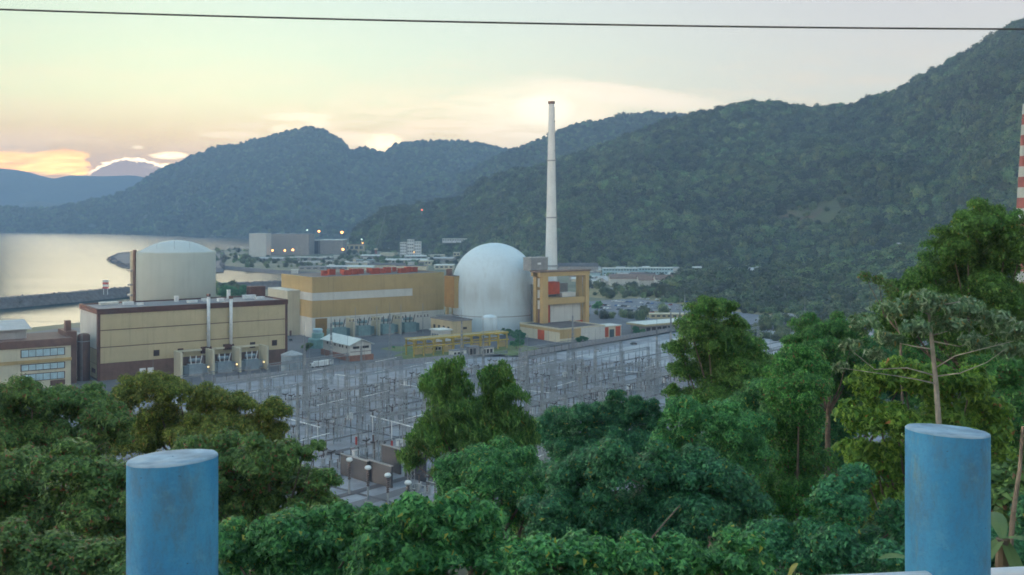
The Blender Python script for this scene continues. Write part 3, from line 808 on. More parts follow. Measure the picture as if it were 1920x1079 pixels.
# ---- transformers
def transformer(label, loc, rz, body, s=1.0, group=None):
    t_ = thing('transformer', label, 'transformer', loc, rz, group)
    mb = MB(); mb.box(-4 * s, 4 * s, -2.2 * s, 2.2 * s, .6, 6.4 * s); part('tank', mb, M[body], t_)
    mb = MB(); mb.box(-4.6 * s, 4.6 * s, -2.8 * s, 2.8 * s, 0, .6); part('plinth', mb, M['concrete'], t_)
    for sx_ in (-1, 1):
        mb = MB()
        for k in range(6): mb.box(sx_ * 4.3 * s + sx_ * k * .42 * s - .12, sx_ * 4.3 * s + sx_ * k * .42 * s + .12, -2 * s, 2 * s, 1.2, 5.6 * s)
        part('radiator', mb, M[body], t_)
    mb = MB(); mb.bar((-3 * s, .8 * s, 8.4 * s), (3 * s, .8 * s, 8.4 * s), .9 * s, n=10); mb.bar((-2 * s, .8 * s, 6.3 * s), (-2 * s, .8 * s, 8 * s), .2); mb.bar((2 * s, .8 * s, 6.3 * s), (2 * s, .8 * s, 8 * s), .2)
    part('conservator', mb, M[body], t_)
    for k in (-1, 0, 1):
        mb = MB(); p = Vector((k * 2.5 * s, -1.2 * s, 6.4 * s)); q = p + Vector((k * .8, -.8, 4.6)) * s
        for j in range(7):
            a, c = p.lerp(q, j / 7), p.lerp(q, (j + .55) / 7); mb.bar(a, c, .42 * s, .3 * s, n=7)
        mb.bar(p, q + (q - p) * .1, .15 * s, n=5)
        part('bushing', mb, M['porcelain_white' if body == 'transformer_grey' else 'porcelain'], t_)
    return t_
of = o1 + PV * -14
mbw = MB(); mbw.box(-.5, .5, 0, 11.5, 0, 12.6); mew = mbw.mesh('blast_wall', M['cream'])
ordn = ['first', 'second', 'third', 'fourth']
for k, px in enumerate((341, 401, 451, 502)):
    p = of + PU * along(of, px)
    w = link('blast_wall', mew); w.location = p; w.rotation_euler = (0, 0, AP)
    tag(w, ordn[k] + ' pale fire wall from the left between the grey transformers under the tan building', 'fire wall', 'fire walls before the tan building')
for k, px in enumerate((371, 425, 476)):
    p = of + PU * along(of, px) + PV * 4.5
    transformer(['left', 'middle', 'right'][k] + ' one of three grey blue transformers between pale walls under the tan building', p, AP, 'transformer_grey', 0.92, 'transformers before the tan building')
    q = of + PU * (along(of, px) + 5.2) + PV * -.6
    l = thing('wall_lamp', ['left', 'middle', 'right'][k] + ' of three small lit lamps among the transformers under the tan building', 'lamp', q, AP, 'lamps at the transformers')
    mb = MB(); mb.bar((0, 0, 0), (0, 0, 4.2), .12); part('pole', mb, M['lamp_post'], l)
    mb = MB(); mb.lathe([(.1, 4.1), (.36, 4.3), (.36, 4.6), (.1, 4.8)], n=10); part('bulb', mb, M['lamp_small'], l)
mb = MB(); mb.box(0, along(of, 502) - along(of, 341), 11.6, 12.2, 11.4, 12.4)
g_ = part('cable_beam', mb, M['cream'], None); g_.location = of + PU * along(of, 341); g_.rotation_euler = (0, 0, AP)
tag(g_, 'pale concrete beam spanning the fire walls under the tan building', 'beam')

# ---- administration building far left
oa = Vector((-258, 505, 0)); La, Da = 48.0, 30.0
oa = o1 + PU * -14 + PV * -6; oa = oa - PU * La
t3 = thing('office_block', 'tan and white low office block with brown roof band left of the turbine building', 'building', oa, AP)
mb = MB(); mb.box(0, La, 0, Da, 0, 19.6); part('wall', mb, M['cream'], t3)
mb = MB(); mb.box(-.5, La + .5, -.5, Da + .5, 19.6, 23.2); part('fascia', mb, M['brown_wall'], t3)
mb = MB(); mb.box(-.3, La + .3, -.35, -.01, 12.2, 13.8); part('band', mb, M['ochre'], t3)
mb = MB(); mb.box(8, 30, 10, 26, 23.2, 27.5); mb.add([(6, 8, 27.5), (32, 8, 27.5), (32, 28, 30.5), (6, 28, 30.5), (6, 8, 27.9), (32, 8, 27.9), (32, 28, 30.9), (6, 28, 30.9)], [(0, 3, 2, 1), (4, 5, 6, 7), (0, 1, 5, 4), (1, 2, 6, 5), (2, 3, 7, 6), (3, 0, 4, 7)])
part('roof_house', mb, [M['zinc_roof']], t3)
for (x0, x1, z0, z1, c) in ((26, 45, 15.4, 18.6, 'light_blue'), (26, 45, 9, 11.6, 'light_blue'), (26, 45, 4, 7, 'light_blue'), (6, 14, 8.4, 10.4, 'light_blue'), (4, 14, 2, 5, 'dark_void'), (39, 45, 1, 3, 'brown_wall')):
    mb = MB(); mb.box(x0 - .3, x1 + .3, -.25, -.01, z0 - .3, z1 + .3); w = part('window', mb, M['brown_trim'], t3)
    n_ = max(2, int((x1 - x0) / 3))
    for k in range(n_):
        a = x0 + (x1 - x0) * k / n_ + .12; c_ = x0 + (x1 - x0) * (k + 1) / n_ - .12
        mb = MB(); mb.box(a, c_, -.33, -.26, z0, z1); part('pane', mb, M[c], w)
mb = MB(); mb.box(La - 1, La + 4, 6, 24, 0, 25.5); part('stair_tower', mb, M['brown_wall'], t3)
mb = MB(); mb.box(La - .2, La + 2.2, 10, 14, 25.5, 30.5); part('roof_tank', mb, M['brown_wall'], t3)
for px, c, hh, nm in ((157, 'brown_wall', 22.5, 'brown'), (143, 'white_panel', 22, 'white')):
    p = G(px, 702)
    p = Wp(px, 700, 506 if px == 157 else 512)
    s = thing('silo', f'{nm} vertical tank standing at the left end of the tan turbine building', 'tank', (p.x, p.y, 0))
    mb = MB(); mb.lathe([(3.0, 0), (3.0, hh), (2.2, hh + .8), (.2, hh + 1.2)], n=20); part('shell', mb, M[c], s, smooth=True)
    mb = MB(); mb.lathe([(3.25, hh - 3), (3.25, hh - 2.6)], n=20); part('band', mb, M['steel'], s)
    mb = MB(); mb.bar((0, -3.2, 0), (0, -3.2, hh + 1), .12); mb.bar((.6, -3.2, 0), (.6, -3.2, hh + 1), .12); part('ladder', mb, M['steel'], s)

# ---- signal board on the breakwater
p = Wp(198, 552, 1020)
s = thing('signal_board', 'small red and white board on legs above the breakwater', 'sign', (p.x, p.y, 2))
mb = MB(); mb.bar((-2, 0, 0), (-2, 0, 10), .3); mb.bar((2, 0, 0), (2, 0, 10), .3); part('leg', mb, M['white_paint'], s)
for k in range(4):
    mb = MB(); mb.box(-3, 3, -.3, .3, 6 + k * 2.2, 8 + k * 2.2); part('board', mb, M['white_paint' if k % 2 else 'red_paint'], s)

# ---- newer turbine hall: ochre with white bands
o2 = Vector((-133.9, 680, 0)); L2 = along(o2, 832); D2 = 52.0
t4 = thing('turbine_hall', 'big ochre hall with a long white band and red roof vents', 'building', o2, AP)
xb = along(o2, 773)
mb = MB(); mb.box(.25, L2 - .25, .25, D2 - .25, 0, 39.9); part('wall', mb, M['concrete'], t4)
def slab(nm, x0, x1, z0, z1, m, y=-.3): 
    mb = MB(); mb.box(x0, x1, y, .24, z0, z1); return part(nm, mb, M[m], t4)
nb = 8
def bands(x0, x1, z0, z1, m, k=6):
    for i in range(k):
        slab('panel', x0 + (x1 - x0) * i / k + (.04 if i else 0), x0 + (x1 - x0) * (i + 1) / k - (.04 if i < k - 1 else 0), z0, z1, m)
bands(0, L2, 30.1, 40.6, 'ochre'); bands(0, xb, 24.8, 30.0, 'white_panel', 5); bands(xb + .05, L2, 24.8, 30.0, 'ochre', 2); bands(0, L2, 13.4, 24.7, 'ochre'); 
dx0, dx1 = along(o2, 591), along(o2, 613)
slab('panel', 0, dx0 - .1, 0, 13.3, 'white_panel'); bands(dx1 + .1, L2, 0, 13.3, 'white_panel', 5)
slab('door', dx0, dx1, 0, 12.6, 'ochre_dark', -.2); slab('lintel', dx0, dx1, 12.65, 13.3, 'white_panel', -.25)
mb = MB(); mb.box(dx0 + 2.4, dx0 + 4.4, -.28, -.21, 0, 5); part('wicket_door', mb, M['brown_wall'], t4)
for z0, z1, m in ((30.1, 40.6, 'ochre'), (24.8, 30.0, 'white_panel'), (13.4, 24.7, 'ochre'), (0, 13.3, 'white_panel')):
    for y0, y1 in ((.3, 17), (17.1, 34), (34.1, D2)):
        mb = MB(); mb.box(-.3, .24, y0, y1, z0, z1); part('panel', mb, M[m], t4)
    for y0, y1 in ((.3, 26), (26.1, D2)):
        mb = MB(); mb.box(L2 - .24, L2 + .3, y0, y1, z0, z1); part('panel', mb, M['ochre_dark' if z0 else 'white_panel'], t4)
mb = MB(); mb.box(.3, L2 - .3, .3, D2 - .3, 39.9, 40.3); part('roof', mb, M['dark_roof'], t4)
for i in range(11):
    x = 18 + i * 7.4; y = 20 + 5 * math.sin(i * 2.1)
    mb = MB(); w = 1.7 + .5 * (i % 3)
    mb.box(x - w, x + w, y - 2, y + 2, 40.3, 43.2 + .6 * (i % 2)); mb.box(x - w - .3, x + w + .3, y - 2.3, y + 2.3, 43.2 + .6 * (i % 2), 43.7 + .6 * (i % 2)); part('roof_vent', mb, M['vent_red'], t4)
for i in range(8):
    x = 30 + i * 7.1
    mb = MB(); mb.box(x, x + 2.2, 32, 35, 40.3, 43.6); part('roof_vent', mb, M['vent_red'], t4)
mb = MB(); mb.bar((0, -.33, 41), (L2, -.33, 41), .12); part('roof_rail', mb, M['steel'], t4)
t5 = thing('hall_annex', 'cream annex with flat roof at the left end of the ochre hall', 'building', o2 + PU * -.35 + PV * 20, AP)
mb = MB(); mb.box(-9, 0, 0, 34, 0, 30.4); part('wall', mb, M['cream'], t5)
mb = MB(); mb.box(-9.2, .0, -.2, 34.2, 30.4, 31); part('coping', mb, M['white_panel'], t5)
mb = MB(); mb.box(-7.5, -6, -.12, -.01, 0, 3.5); part('door', mb, M['brown_wall'], t5)

# ---- stairs block between hall and dome
ob = Wp(852, 500, 706); ob.z = 0
t6 = thing('bridge_block', 'raised ochre block on pillars between the hall and the white dome', 'building', ob, AP)
mb = MB(); mb.box(0, 7.6, 0, 13, 17.6, 39.6); part('wall', mb, M['ochre'], t6)
mb = MB(); mb.box(-.05, -.3, .2, 13, 17.8, 39.4); part('side_wall', mb, M['ochre_dark'], t6)  # darker ochre puts this face's shade into the colour
mb = MB(); mb.box(.2, 7.4, .2, 12.8, 39.6, 39.9); part('roof', mb, M['dark_roof'], t6)
for x, y in ((6.4, 1), (6.4, 11.5), (1.2, 11.5)):
    mb = MB(); mb.box(x - .9, x + .9, y - .9, y + .9, 0, 17.6); part('pillar', mb, M['ochre'], t6)
mb = MB(); mb.lathe([(2.2, 39.9), (2.2, 44.2), (1.6, 44.6)], 1.4, 9, 12); part('roof_tank', mb, M['brown_wall'], t6)
mb = MB(); mb.box(-9, 7.6, -.6, 10, 12, 12.5); part('canopy', mb, M['grey_roof'], t6)

# ---- the white dome
od = Vector((-12.6, 725, 0)); Rd = 30.1
t7 = thing('containment_dome', 'huge white domed reactor building beside the ochre hall', 'reactor building', od)
prof = [(Rd, 0), (Rd, 8), (Rd, 16), (Rd, 24), (Rd, 32.4)] + [(max(.02, Rd * math.cos(a)), 32.4 + Rd * math.sin(a)) for a in np.linspace(.06, math.pi / 2, 28)]
mb = MB(); mb.lathe(prof, n=96, cap=False); part('shell', mb, M['dome_shell'], t7, smooth=True)
mb = MB(); mb.lathe([(Rd + .25, 12.2), (Rd + .25, 12.7)], n=96, cap=False); part('walkway_band', mb, M['steel'], t7)
p = Wp(918, 600, 676)
t8 = thing('water_tank', 'white upright tank with domed lid in front of the reactor dome', 'tank', (p.x, p.y, 0))
mb = MB(); mb.lathe([(5.2, 0), (5.2, 14.2), (4.2, 15.2), (2, 15.9), (.1, 16.1)], n=32); part('shell', mb, M['dome_white'], t8, smooth=True)
mb = MB(); mb.lathe([(5.35, 13.4), (5.35, 13.9)], n=32, cap=False); part('rim', mb, M['white_paint'], t8)
mb = MB(); mb.bar((-4.6, -2.6, 0), (-4.6, -2.6, 15.4), .1); mb.bar((-4.1, -3.3, 0), (-4.1, -3.3, 15.4), .1); part('ladder', mb, M['steel'], t8)

# ---- chimney
och = Wp(1034, 500, 748); och.z = 0
t9 = thing('chimney', 'tall slender white chimney rising behind the dome', 'chimney', och)
prof = [(5.3, 0), (4.9, 30), (4.3, 60), (3.55, 90), (2.95, 120), (2.35, 145), (2.1, 164.2)]
mb = MB(); mb.lathe(prof, n=32, cap=False); part('stack', mb, M['chimney_white'], t9, smooth=True)
mb = MB(); mb.lathe([(2.1, 164.2), (2.6, 164.8), (2.6, 166.3), (2.0, 166.3)], n=32); part('rim', mb, M['brown_wall'], t9)
for z, r in ((122.5, 3.05), (80.5, 3.95), (45, 4.8)):
    mb = MB(); mb.lathe([(r, z - .5), (r + .35, z - .4), (r + .35, z + .4), (r, z + .5)], n=32, cap=False); part('ring_platform', mb, M['steel'], t9)
mb = MB()
for k in range(30):
    z0, z1 = k * 5.4, (k + 1) * 5.4
    r0 = float(np.interp(z0, [a[1] for a in prof], [a[0] for a in prof])); r1 = float(np.interp(z1, [a[1] for a in prof], [a[0] for a in prof]))
    c, s = math.cos(-.55), math.sin(-.55)
    mb.bar(((r0 + .45) * c, (r0 + .45) * s, z0), ((r1 + .45) * c, (r1 + .45) * s, z1), .22)
    if k % 4 == 0: mb.bar((r0 * c, r0 * s, z0), ((r0 + .9) * c, (r0 + .9) * s, z0), .55)
part('ladder', mb, M['steel'], t9)

# ---- portal frame right of the dome
op = Vector((20.2, 690, 0)); Lp = along(op, 1104)
t10 = thing('crane_portal', 'tan concrete crane portal right of the dome below the grey cabin', 'portal', op, AP)
for x in (2.0, Lp - 2.6):
    for y in (0, 7.5):
        w = 2.4 if x < 5 else 1.6
        mb = MB(); mb.box(x - w, x + w, y - 1.6, y + 1.6, 0, 40.3); part('column', mb, M['portal_tan'], t10)
for y in (0, 7.5):
    mb = MB(); mb.box(-2.6, Lp, y - 1.3, y + 1.3, 40.35, 43.2); part('beam', mb, M['portal_tan'], t10)
    mb = MB(); mb.box(4.95, Lp - 4.55, y - 1.0, y + 1.0, 21.0, 25.4); part('beam', mb, M['portal_tan'], t10)
mb = MB(); mb.box(-3.2, Lp + .8, -1.9, 9.6, 43.25, 44.2); part('deck', mb, M['brown_roof'], t10)
mb = MB(); mb.box(4.95, Lp - 4.6, 1.05, 6.4, 24.6, 25.0); part('lower_deck', mb, M['dark_roof'], t10)
t11 = thing('auxiliary_building', 'white and red low building inside the tan portal', 'building', op + PU * 6 + PV * 2, AP)
mb = MB(); mb.box(0, Lp - 12, 14.2, 26, 0, 34); part('back_wall', mb, M['grey_box'], t11)
mb = MB(); mb.box(3, Lp - 12, 0, 10, 8.5, 20.5); part('wall', mb, M['white_panel'], t11)
mb = MB(); mb.box(-1, Lp - 10, -.2, 10.2, 0, 8.4); part('base', mb, M['orange_red'], t11)
mb = MB(); mb.box(2.5, 13.5, 3, 10, 27.5, 36); part('red_house', mb, M['orange_red'], t11)
mb = MB(); mb.box(15, 27, 2, 9, 25.2, 28.2); part('roof_unit', mb, M['white_panel'], t11)
mb = MB(); mb.box(-1.5, 2.8, .2, 9.8, 8.5, 20.4); part('side_bay', mb, M['orange_red'], t11)
oq = Wp(1003, 510, 694); oq.z = 0
t12 = thing('crane_cabin', 'grey boxy cabin perched above the tan portal against the chimney', 'cabin', (oq.x - 1, oq.y, 44.25), AP)
mb = MB(); mb.box(-2.0, 12.4, 0, 9, .3, 8.6); part('wall', mb, M['grey_box'], t12)
mb = MB(); mb.box(-2.3, 12.7, -.3, 9.3, 8.6, 9.1); part('roof', mb, M['steel'], t12)
mb = MB(); mb.box(3.5, 6.5, -.1, -.01, 4, 5.4); part('sign_plate', mb, M['white_paint'], t12)
mb = MB(); mb.box(-2.0, 12.4, .2, 8.8, -.05, .3); part('skid', mb, M['brown_trim'], t12)
t13 = thing('link_bridge', 'pale stacked bridge between the dome and the tan portal', 'bridge', (op.x + .2, op.y + 4.5, 0), AP)
for z0, z1 in ((18, 24), (25.5, 31), (33, 39)):
    mb = MB(); mb.box(-1.9, 2.0, 0, 3.4, z0, z1); part('bridge_deck', mb, M['white_panel'], t13)
mb = MB(); mb.box(-1.6, 1.8, .4, 3, 0, 17.9); part('pier', mb, M['brown_wall'], t13)

# ---- transformers of the newer hall
og = o2 + PV * -15
for k, px in enumerate((664, 712, 752)):
    p = og + PU * along(og, px)
    w = link('blast_wall', mew); w.location = p; w.rotation_euler = (0, 0, AP)
    tag(w, ordn[k] + ' pale fire wall from the left among the teal transformers at the ochre hall', 'fire wall', 'fire walls at the ochre hall')
for k, px in enumerate((640, 686, 731, 772)):
    p = og + PU * along(og, px) + PV * 4.5
    transformer(ordn[k] + ' teal transformer from the left at the foot of the ochre hall', p, AP, 'transformer', 1.15, 'transformers at the ochre hall')
for k, px in enumerate((660, 700, 745, 786)):
    p = og + PU * along(og, px) + PV * -5
    s = thing('line_support', ordn[k] + ' dark steel line support from the left in front of the ochre hall', 'steel frame', p, AP, 'line supports at the ochre hall')
    mb = MB(); mb.bar((0, 0, 0), (0, 0, 21), .3, .12); part('mast', mb, M['steel'], s)
    mb = MB(); mb.bar((-4, 0, 14), (4, 0, 14.6), .22); mb.bar((-5, 0, 11.4), (5, 0, 11.4), .22); part('crossarm', mb, M['steel'], s)
    for x in (-4, -1.5, 1.5, 4):
        mb = MB(); mb.lathe([(.25, 11.5), (.5, 11.8), (.25, 12.2), (.5, 12.6), (.25, 13)], x, 0, 6); part('insulator', mb, M['porcelain'], s)
ot = G(849, 638)
t14 = thing('switchgear_building', 'tan low building with dark flat roof in front of the dome', 'building', ot, AP)
mb = MB(); mb.box(0, 15, 0, 28, 0, 12.2); part('wall', mb, M['tan_panel'], t14)
mb = MB(); mb.box(-.4, 15.4, -.4, 28.4, 12.2, 13); part('parapet', mb, M['grey_roof'], t14)
mb = MB(); mb.box(.4, 14.6, .4, 27.6, 13.0, 13.1); part('roof', mb, M['dark_roof'], t14)
mb = MB(); mb.box(8, 11, -.1, -.01, 6.5, 8); part('window', mb, M['dark_void'], t14)
for y in (4, 10, 16, 22):
    mb = MB(); mb.box(-.15, -.01, y, y + 2.6, 6, 8.4); part('window', mb, M['dark_void'], t14)
os_ = G(823, 643)
t15 = thing('control_hut', 'small white hut with flat roof near the yellow pipe rack', 'hut', os_, AP)
mb = MB(); mb.box(0, 9, 0, 10, 0, 7.4); part('wall', mb, M['white_panel'], t15)
mb = MB(); mb.box(-1, 10, -1, 11, 7.4, 8.2); part('roof', mb, M['white_roof'], t15)
for y in range(4):
    mb = MB(); mb.box(-.12, -.01, 1 + y * 2.2, 2.2 + y * 2.2, 3.6, 5.4); part('window', mb, M['window_glass'], t15)

# ---- yellow pipe rack
oy = G(776, 670)
t16 = thing('pipe_rack', 'long yellow steel pipe rack in front of the dome', 'pipe rack', oy, AP)
for i in range(11):
    x = i * 6.6
    for y in (0, 9):
        mb = MB(); mb.box(x - .35, x + .35, y - .35, y + .35, 0, 9.4); part('post', mb, M['yellow_steel'], t16)
    mb = MB(); mb.box(x - .25, x + .25, .36, 8.64, 8.5, 9.2); part('tie_beam', mb, M['yellow_steel'], t16)
for y, z in ((-.5, 9.4), (9.5, 9.4), (-.6, 5.2), (9.6, 5.2)):
    mb = MB(); mb.box(-1, 67, y - .2, y + .2, z, z + .9); part('rail', mb, M['yellow_steel'], t16)
for y, c in ((2, 'yellow_steel'), (4, 'steel'), (6, 'yellow_steel'), (7.4, 'steel')):
    mb = MB(); mb.bar((-2, y, 9.8), (68, y, 9.8), .5, n=8); part('pipe', mb, M[c], t16)
for i in (0, 1, 3, 6, 7, 9):
    mb = MB(); mb.box(i * 6.6 + .5, i * 6.6 + 6, .4, .6, 1.2, 4.6); part('panel', mb, M['ochre'], t16)
for k, (px, py, w, d, h, c, nm) in enumerate(((850, 672, 9, 5, 4, 'white_panel', 'white'), (880, 668, 7, 5, 5, 'concrete', 'grey'), (905, 666, 8, 4, 4, 'white_panel', 'longer white'), (808, 660, 12, 4, 3.2, 'cream', 'cream'))):
    p = G(px, py)
    s = thing('equipment_shed', f'{nm} equipment shed beside the yellow pipe rack', 'shed', p, AP)
    mb = MB(); mb.box(0, w, 0, d, 0, h); part('wall', mb, M[c], s)
    mb = MB(); mb.box(-.3, w + .3, -.3, d + .3, h, h + .35); part('roof', mb, M['grey_roof'], s)
    for j in range(int(w / 2.4)):
        mb = MB(); mb.box(.5 + j * 2.4, 2.1 + j * 2.4, -.1, -.01, .8, h - .8); part('door', mb, M['dark_void'], s)

# ---- gabled house with white roof
oh = G(657, 678)
t17 = thing('gabled_house', 'white roofed long gabled house on a brick base beside the yard', 'house', oh, AP)
w, d = 13.0, 36.0
mb = MB(); mb.box(0, w, 0, d, 3.2, 9.2); mb.add([(0, 0, 9.2), (w, 0, 9.2), (w / 2, 0, 11.6)], [(0, 1, 2)]); mb.add([(0, d, 9.2), (w, d, 9.2), (w / 2, d, 11.6)], [(0, 2, 1)]); part('wall', mb, M['white_panel'], t17)
mb = MB(); mb.box(-1.2, w + 1.0, -1.2, d + .5, 0, 3.2); part('brick_base', mb, M['brick'], t17)
for a, b_ in (((-1.4, 8.75), (w / 2, 12.0)), ((w + 1.4, 8.75), (w / 2, 12.0))):
    mb = MB(); vs = [(a[0], -1.5, a[1]), (b_[0], -1.5, b_[1]), (b_[0], d + 1, b_[1]), (a[0], d + 1, a[1])]
    vs += [(x, y, z + .35) for x, y, z in vs]
    mb.add(vs, [(0, 1, 2, 3), (7, 6, 5, 4), (0, 4, 5, 1), (1, 5, 6, 2), (2, 6, 7, 3), (3, 7, 4, 0)]); part('roof_slope', mb, M['white_roof'], t17)
for x in (1.6, 7.6):
    mb = MB(); mb.box(x, x + 4, -.12, -.01, 6.8, 8.2); part('window', mb, M['dark_void'], t17)
for y in (4, 9, 12.5, 19, 24, 29):
    mb = MB(); mb.box(-.12, -.01, y, y + 1.5, 6.8, 8.2); part('window', mb, M['dark_void'], t17)
mb = MB(); mb.box(-.08, w + .08, -.1, -.01, 5.0, 5.3); part('string_course', mb, M['brown_trim'], t17)

# ---- storage tank, cooler
p = G(547, 699)
t18 = thing('storage_tank', 'grey metal storage tank with conical lid at the yard corner', 'tank', p)
mb = MB(); mb.lathe([(5.4, 0), (5.4, 3), (5.4, 6), (5.4, 9.6)], n=28, cap=False); part('shell', mb, M['transformer_grey'], t18, smooth=True)
mb = MB(); mb.lathe([(5.7, 9.6), (2.5, 10.9), (.1, 11.7)], n=28); part('lid', mb, M['steel'], t18)
for z in (3, 6, 9): 
    mb = MB(); mb.lathe([(5.55, z), (5.55, z + .3)], n=28, cap=False); part('hoop', mb, M['steel'], t18)
mb = MB(); mb.bar((3.6, -4.2, 0), (3.6, -4.2, 10), .12); mb.bar((4.2, -3.6, 0), (4.2, -3.6, 10), .12); part('ladder', mb, M['steel'], t18)
p = G(596, 652)
t19 = thing('cooling_unit', 'stepped teal cooling unit near the ochre hall corner', 'machine', p, AP)
mb = MB(); mb.lathe([(6, 0), (6, 5.4), (5.2, 6)], n=16); part('basin', mb, M['teal'], t19)
mb = MB(); mb.lathe([(3.8, 6), (3.8, 8.8), (3.2, 9.2)], n=16); part('drum', mb, M['teal'], t19)
mb = MB(); mb.lathe([(2.8, 9.2), (3.0, 11.4), (2.4, 11.8)], n=16); part('fan_stack', mb, M['light_blue'], t19)
mb = MB(); mb.bar((5, -4, 1), (11, -7, 1), .6, n=8); part('pipe', mb, M['teal'], t19)

# ---- low flat building with orange doors
of2 = Vector((31, 654, 0))
t20 = thing('workshop', 'cream flat roofed workshop with ochre corner and orange door before the portal', 'building', of2, AP)
Lw, Dw, Hw = 38.0, 44.0, 9.2
xo = along(of2, 1089)
mb = MB(); mb.box(.2, Lw - .2, .2, Dw - .2, 0, 8.3); part('core', mb, M['concrete'], t20)
mb = MB(); mb.box(0, xo, -.15, .19, 2.4, Hw - .8); part('panel', mb, M['ochre'], t20)['label'] = 'ochre corner panel'
mb = MB(); mb.box(0, xo, -.12, .19, 0, 2.35); part('panel', mb, M['cream'], t20)
for z0, z1 in ((0, 2.35), (2.4, 5.0), (5.1, Hw - .8)):
    mb = MB(); mb.box(xo + .1, Lw, -.12, .19, z0, z1); part('panel', mb, M['white_panel'], t20)
dy0, dy1 = back(of2, 1021), back(of2, 1008)
for y0, y1 in ((0.2, dy0), (dy1, dy1 + (Dw - dy1) / 2 - .1), (dy1 + (Dw - dy1) / 2 + .1, Dw)):
    mb = MB(); mb.box(-.15, .19, y0, y1, 0, 6.4); part('panel', mb, M['cream'], t20)
mb = MB(); mb.box(-.1, .19, dy0 + .1, dy1 - .1, 0, 6.4); part('door', mb, M['orange_red'], t20)
mb = MB(); mb.box(-.2, .19, .2, Dw, 6.45, 8.3); part('band', mb, M['ochre'], t20)
for x0, x1, y0, y1 in ((-.3, Lw + .3, -.3, .5), (-.3, .5, .5, Dw - .5), (Lw - .5, Lw + .3, .5, Dw - .5), (-.3, Lw + .3, Dw - .5, Dw + .3)):
    mb = MB(); mb.box(x0, x1, y0, y1, 8.35, Hw); part('parapet', mb, M['cream'], t20)
mb = MB(); mb.box(.5, Lw - .5, .5, Dw - .5, 8.3, 8.6); part('roof', mb, M['dark_roof'], t20)
t21 = thing('workshop_annex', 'orange and cream entrance block at the right end of the workshop', 'building', of2 + PU * (Lw + .4) + PV * 2, AP)
mb = MB(); mb.box(0, 16, 0, 12, 0, 7.6); part('wall', mb, M['cream'], t21)
for x0, x1 in ((0, 4.5), (10.5, 15)):
    mb = MB(); mb.box(x0 + .3, x1, -.15, -.01, .6, 7.2); part('panel', mb, M['orange_red'], t21)
mb = MB(); mb.box(5.5, 9.5, -.12, -.01, 0, 5.5); part('door', mb, M['window_glass'], t21)
mb = MB(); mb.box(-.2, 16.2, -.3, 12.2, 7.6, 8.0); part('roof', mb, M['white_roof'], t21)
p = G(1210, 626)
t22 = thing('canteen', 'long low building with broad white roof near the pale gravel field', 'building', p, AP)
mb = MB(); mb.box(0, 48, 0, 15, 0, 5.2); part('wall', mb, M['concrete'], t22)
for k in range(9):
    mb = MB(); mb.box(1 + k * 5.2, 4.6 + k * 5.2, -.12, -.01, 1, 4); part('window', mb, M['dark_void'], t22)
mb = MB(); mb.box(-2.5, 50, -2.5, 17, 5.2, 6.4); part('fascia', mb, M['tan_panel'], t22)
mb = MB(); mb.box(-2.3, 49.8, -2.3, 16.8, 6.4, 6.7); part('roof', mb, M['white_roof'], t22)

# ---- perimeter wall of the switchyard
pw = thing('perimeter_wall', 'grey panelled perimeter wall along the far side of the switchyard', 'wall', yd(232, 150), AY)
mb = MB(); mb.box(.1, 3.9, -.08, .08, 0, 3.0); mp = mb.mesh('panel', M['fence_grey'])
mb = MB(); mb.box(-.16, .16, -.16, .16, 0, 3.4); mo = mb.mesh('post', M['concrete'])
for k in range(48):
    link('panel', mp, pw, (k * 4.0, 0, 0)); link('post', mo, pw, (k * 4.0, 0, 0))
pw2 = thing('perimeter_wall', 'grey panelled wall along the yard before the gabled house', 'wall', yd(66, 206), AY - R(14))
for k in range(37):
    link('panel', mp, pw2, (k * 4.0, 0, 0)); link('post', mo, pw2, (k * 4.0, 0, 0))

# ================================================================== SWITCHYARD
def lattice(mb, p, h, w0, w1, n, r=.1, br=.055):
    """a four-legged lattice column standing on p"""
    p = Vector(p)
    lv = []
    for i in range(n + 1):
        w = w0 + (w1 - w0) * i / n; z = h * i / n
        lv.append([p + Vector((sx_ * w, sy_ * w, z)) for sx_, sy_ in ((-1, -1), (1, -1), (1, 1), (-1, 1))])
    for k in range(4): mb.bar(lv[0][k], lv[-1][k], r, r * .8, caps=False)
    for i in range(n):
        for k in range(4):
            a, b_ = (k, (k + 1) % 4) if i % 2 else ((k + 1) % 4, k)
            mb.bar(lv[i][a], lv[i + 1][b_], br, n=3, caps=False)
    return mb
def truss(mb, p, q, w, n, r=.09):
    p, q = Vector(p), Vector(q); d = (q - p).normalized(); s = Vector((-d.y, d.x, 0)) * w; u = Vector((0, 0, w))
    off = [s + u, -s + u, -s - u, s - u]
    for o_ in off: mb.bar(p + o_, q + o_, r, caps=False)
    for i in range(n):
        a, b_ = p.lerp(q, i / n), p.lerp(q, (i + 1) / n)
        for k in range(4):
            mb.bar(a + off[k], b_ + off[(k + 1) % 4], r * .6, n=3, caps=False)
    return mb
mbc = MB(); lattice(mbc, (0, 0, 0), 19, .85, .42, 9, .12, .07); me_col = mbc.mesh('column', M['galvanised'])
mbc = MB(); mbc.bar((0, 0, 19), (0, 0, 27), .1, .05); me_spike = mbc.mesh('spire', M['galvanised'])
mbb = MB(); truss(mbb, (0, 0, 0), (22, 0, 0), .5, 14, .09); me_beam = mbb.mesh('crossbeam', M['galvanised'])
mbi = MB()
for k in range(9): mbi.lathe([(.10, -.5 - k * .32), (.24, -.62 - k * .32), (.10, -.7 - k * .32)], n=6, cap=False)
me_ins = mbi.mesh('insulator_string', M['porcelain'])
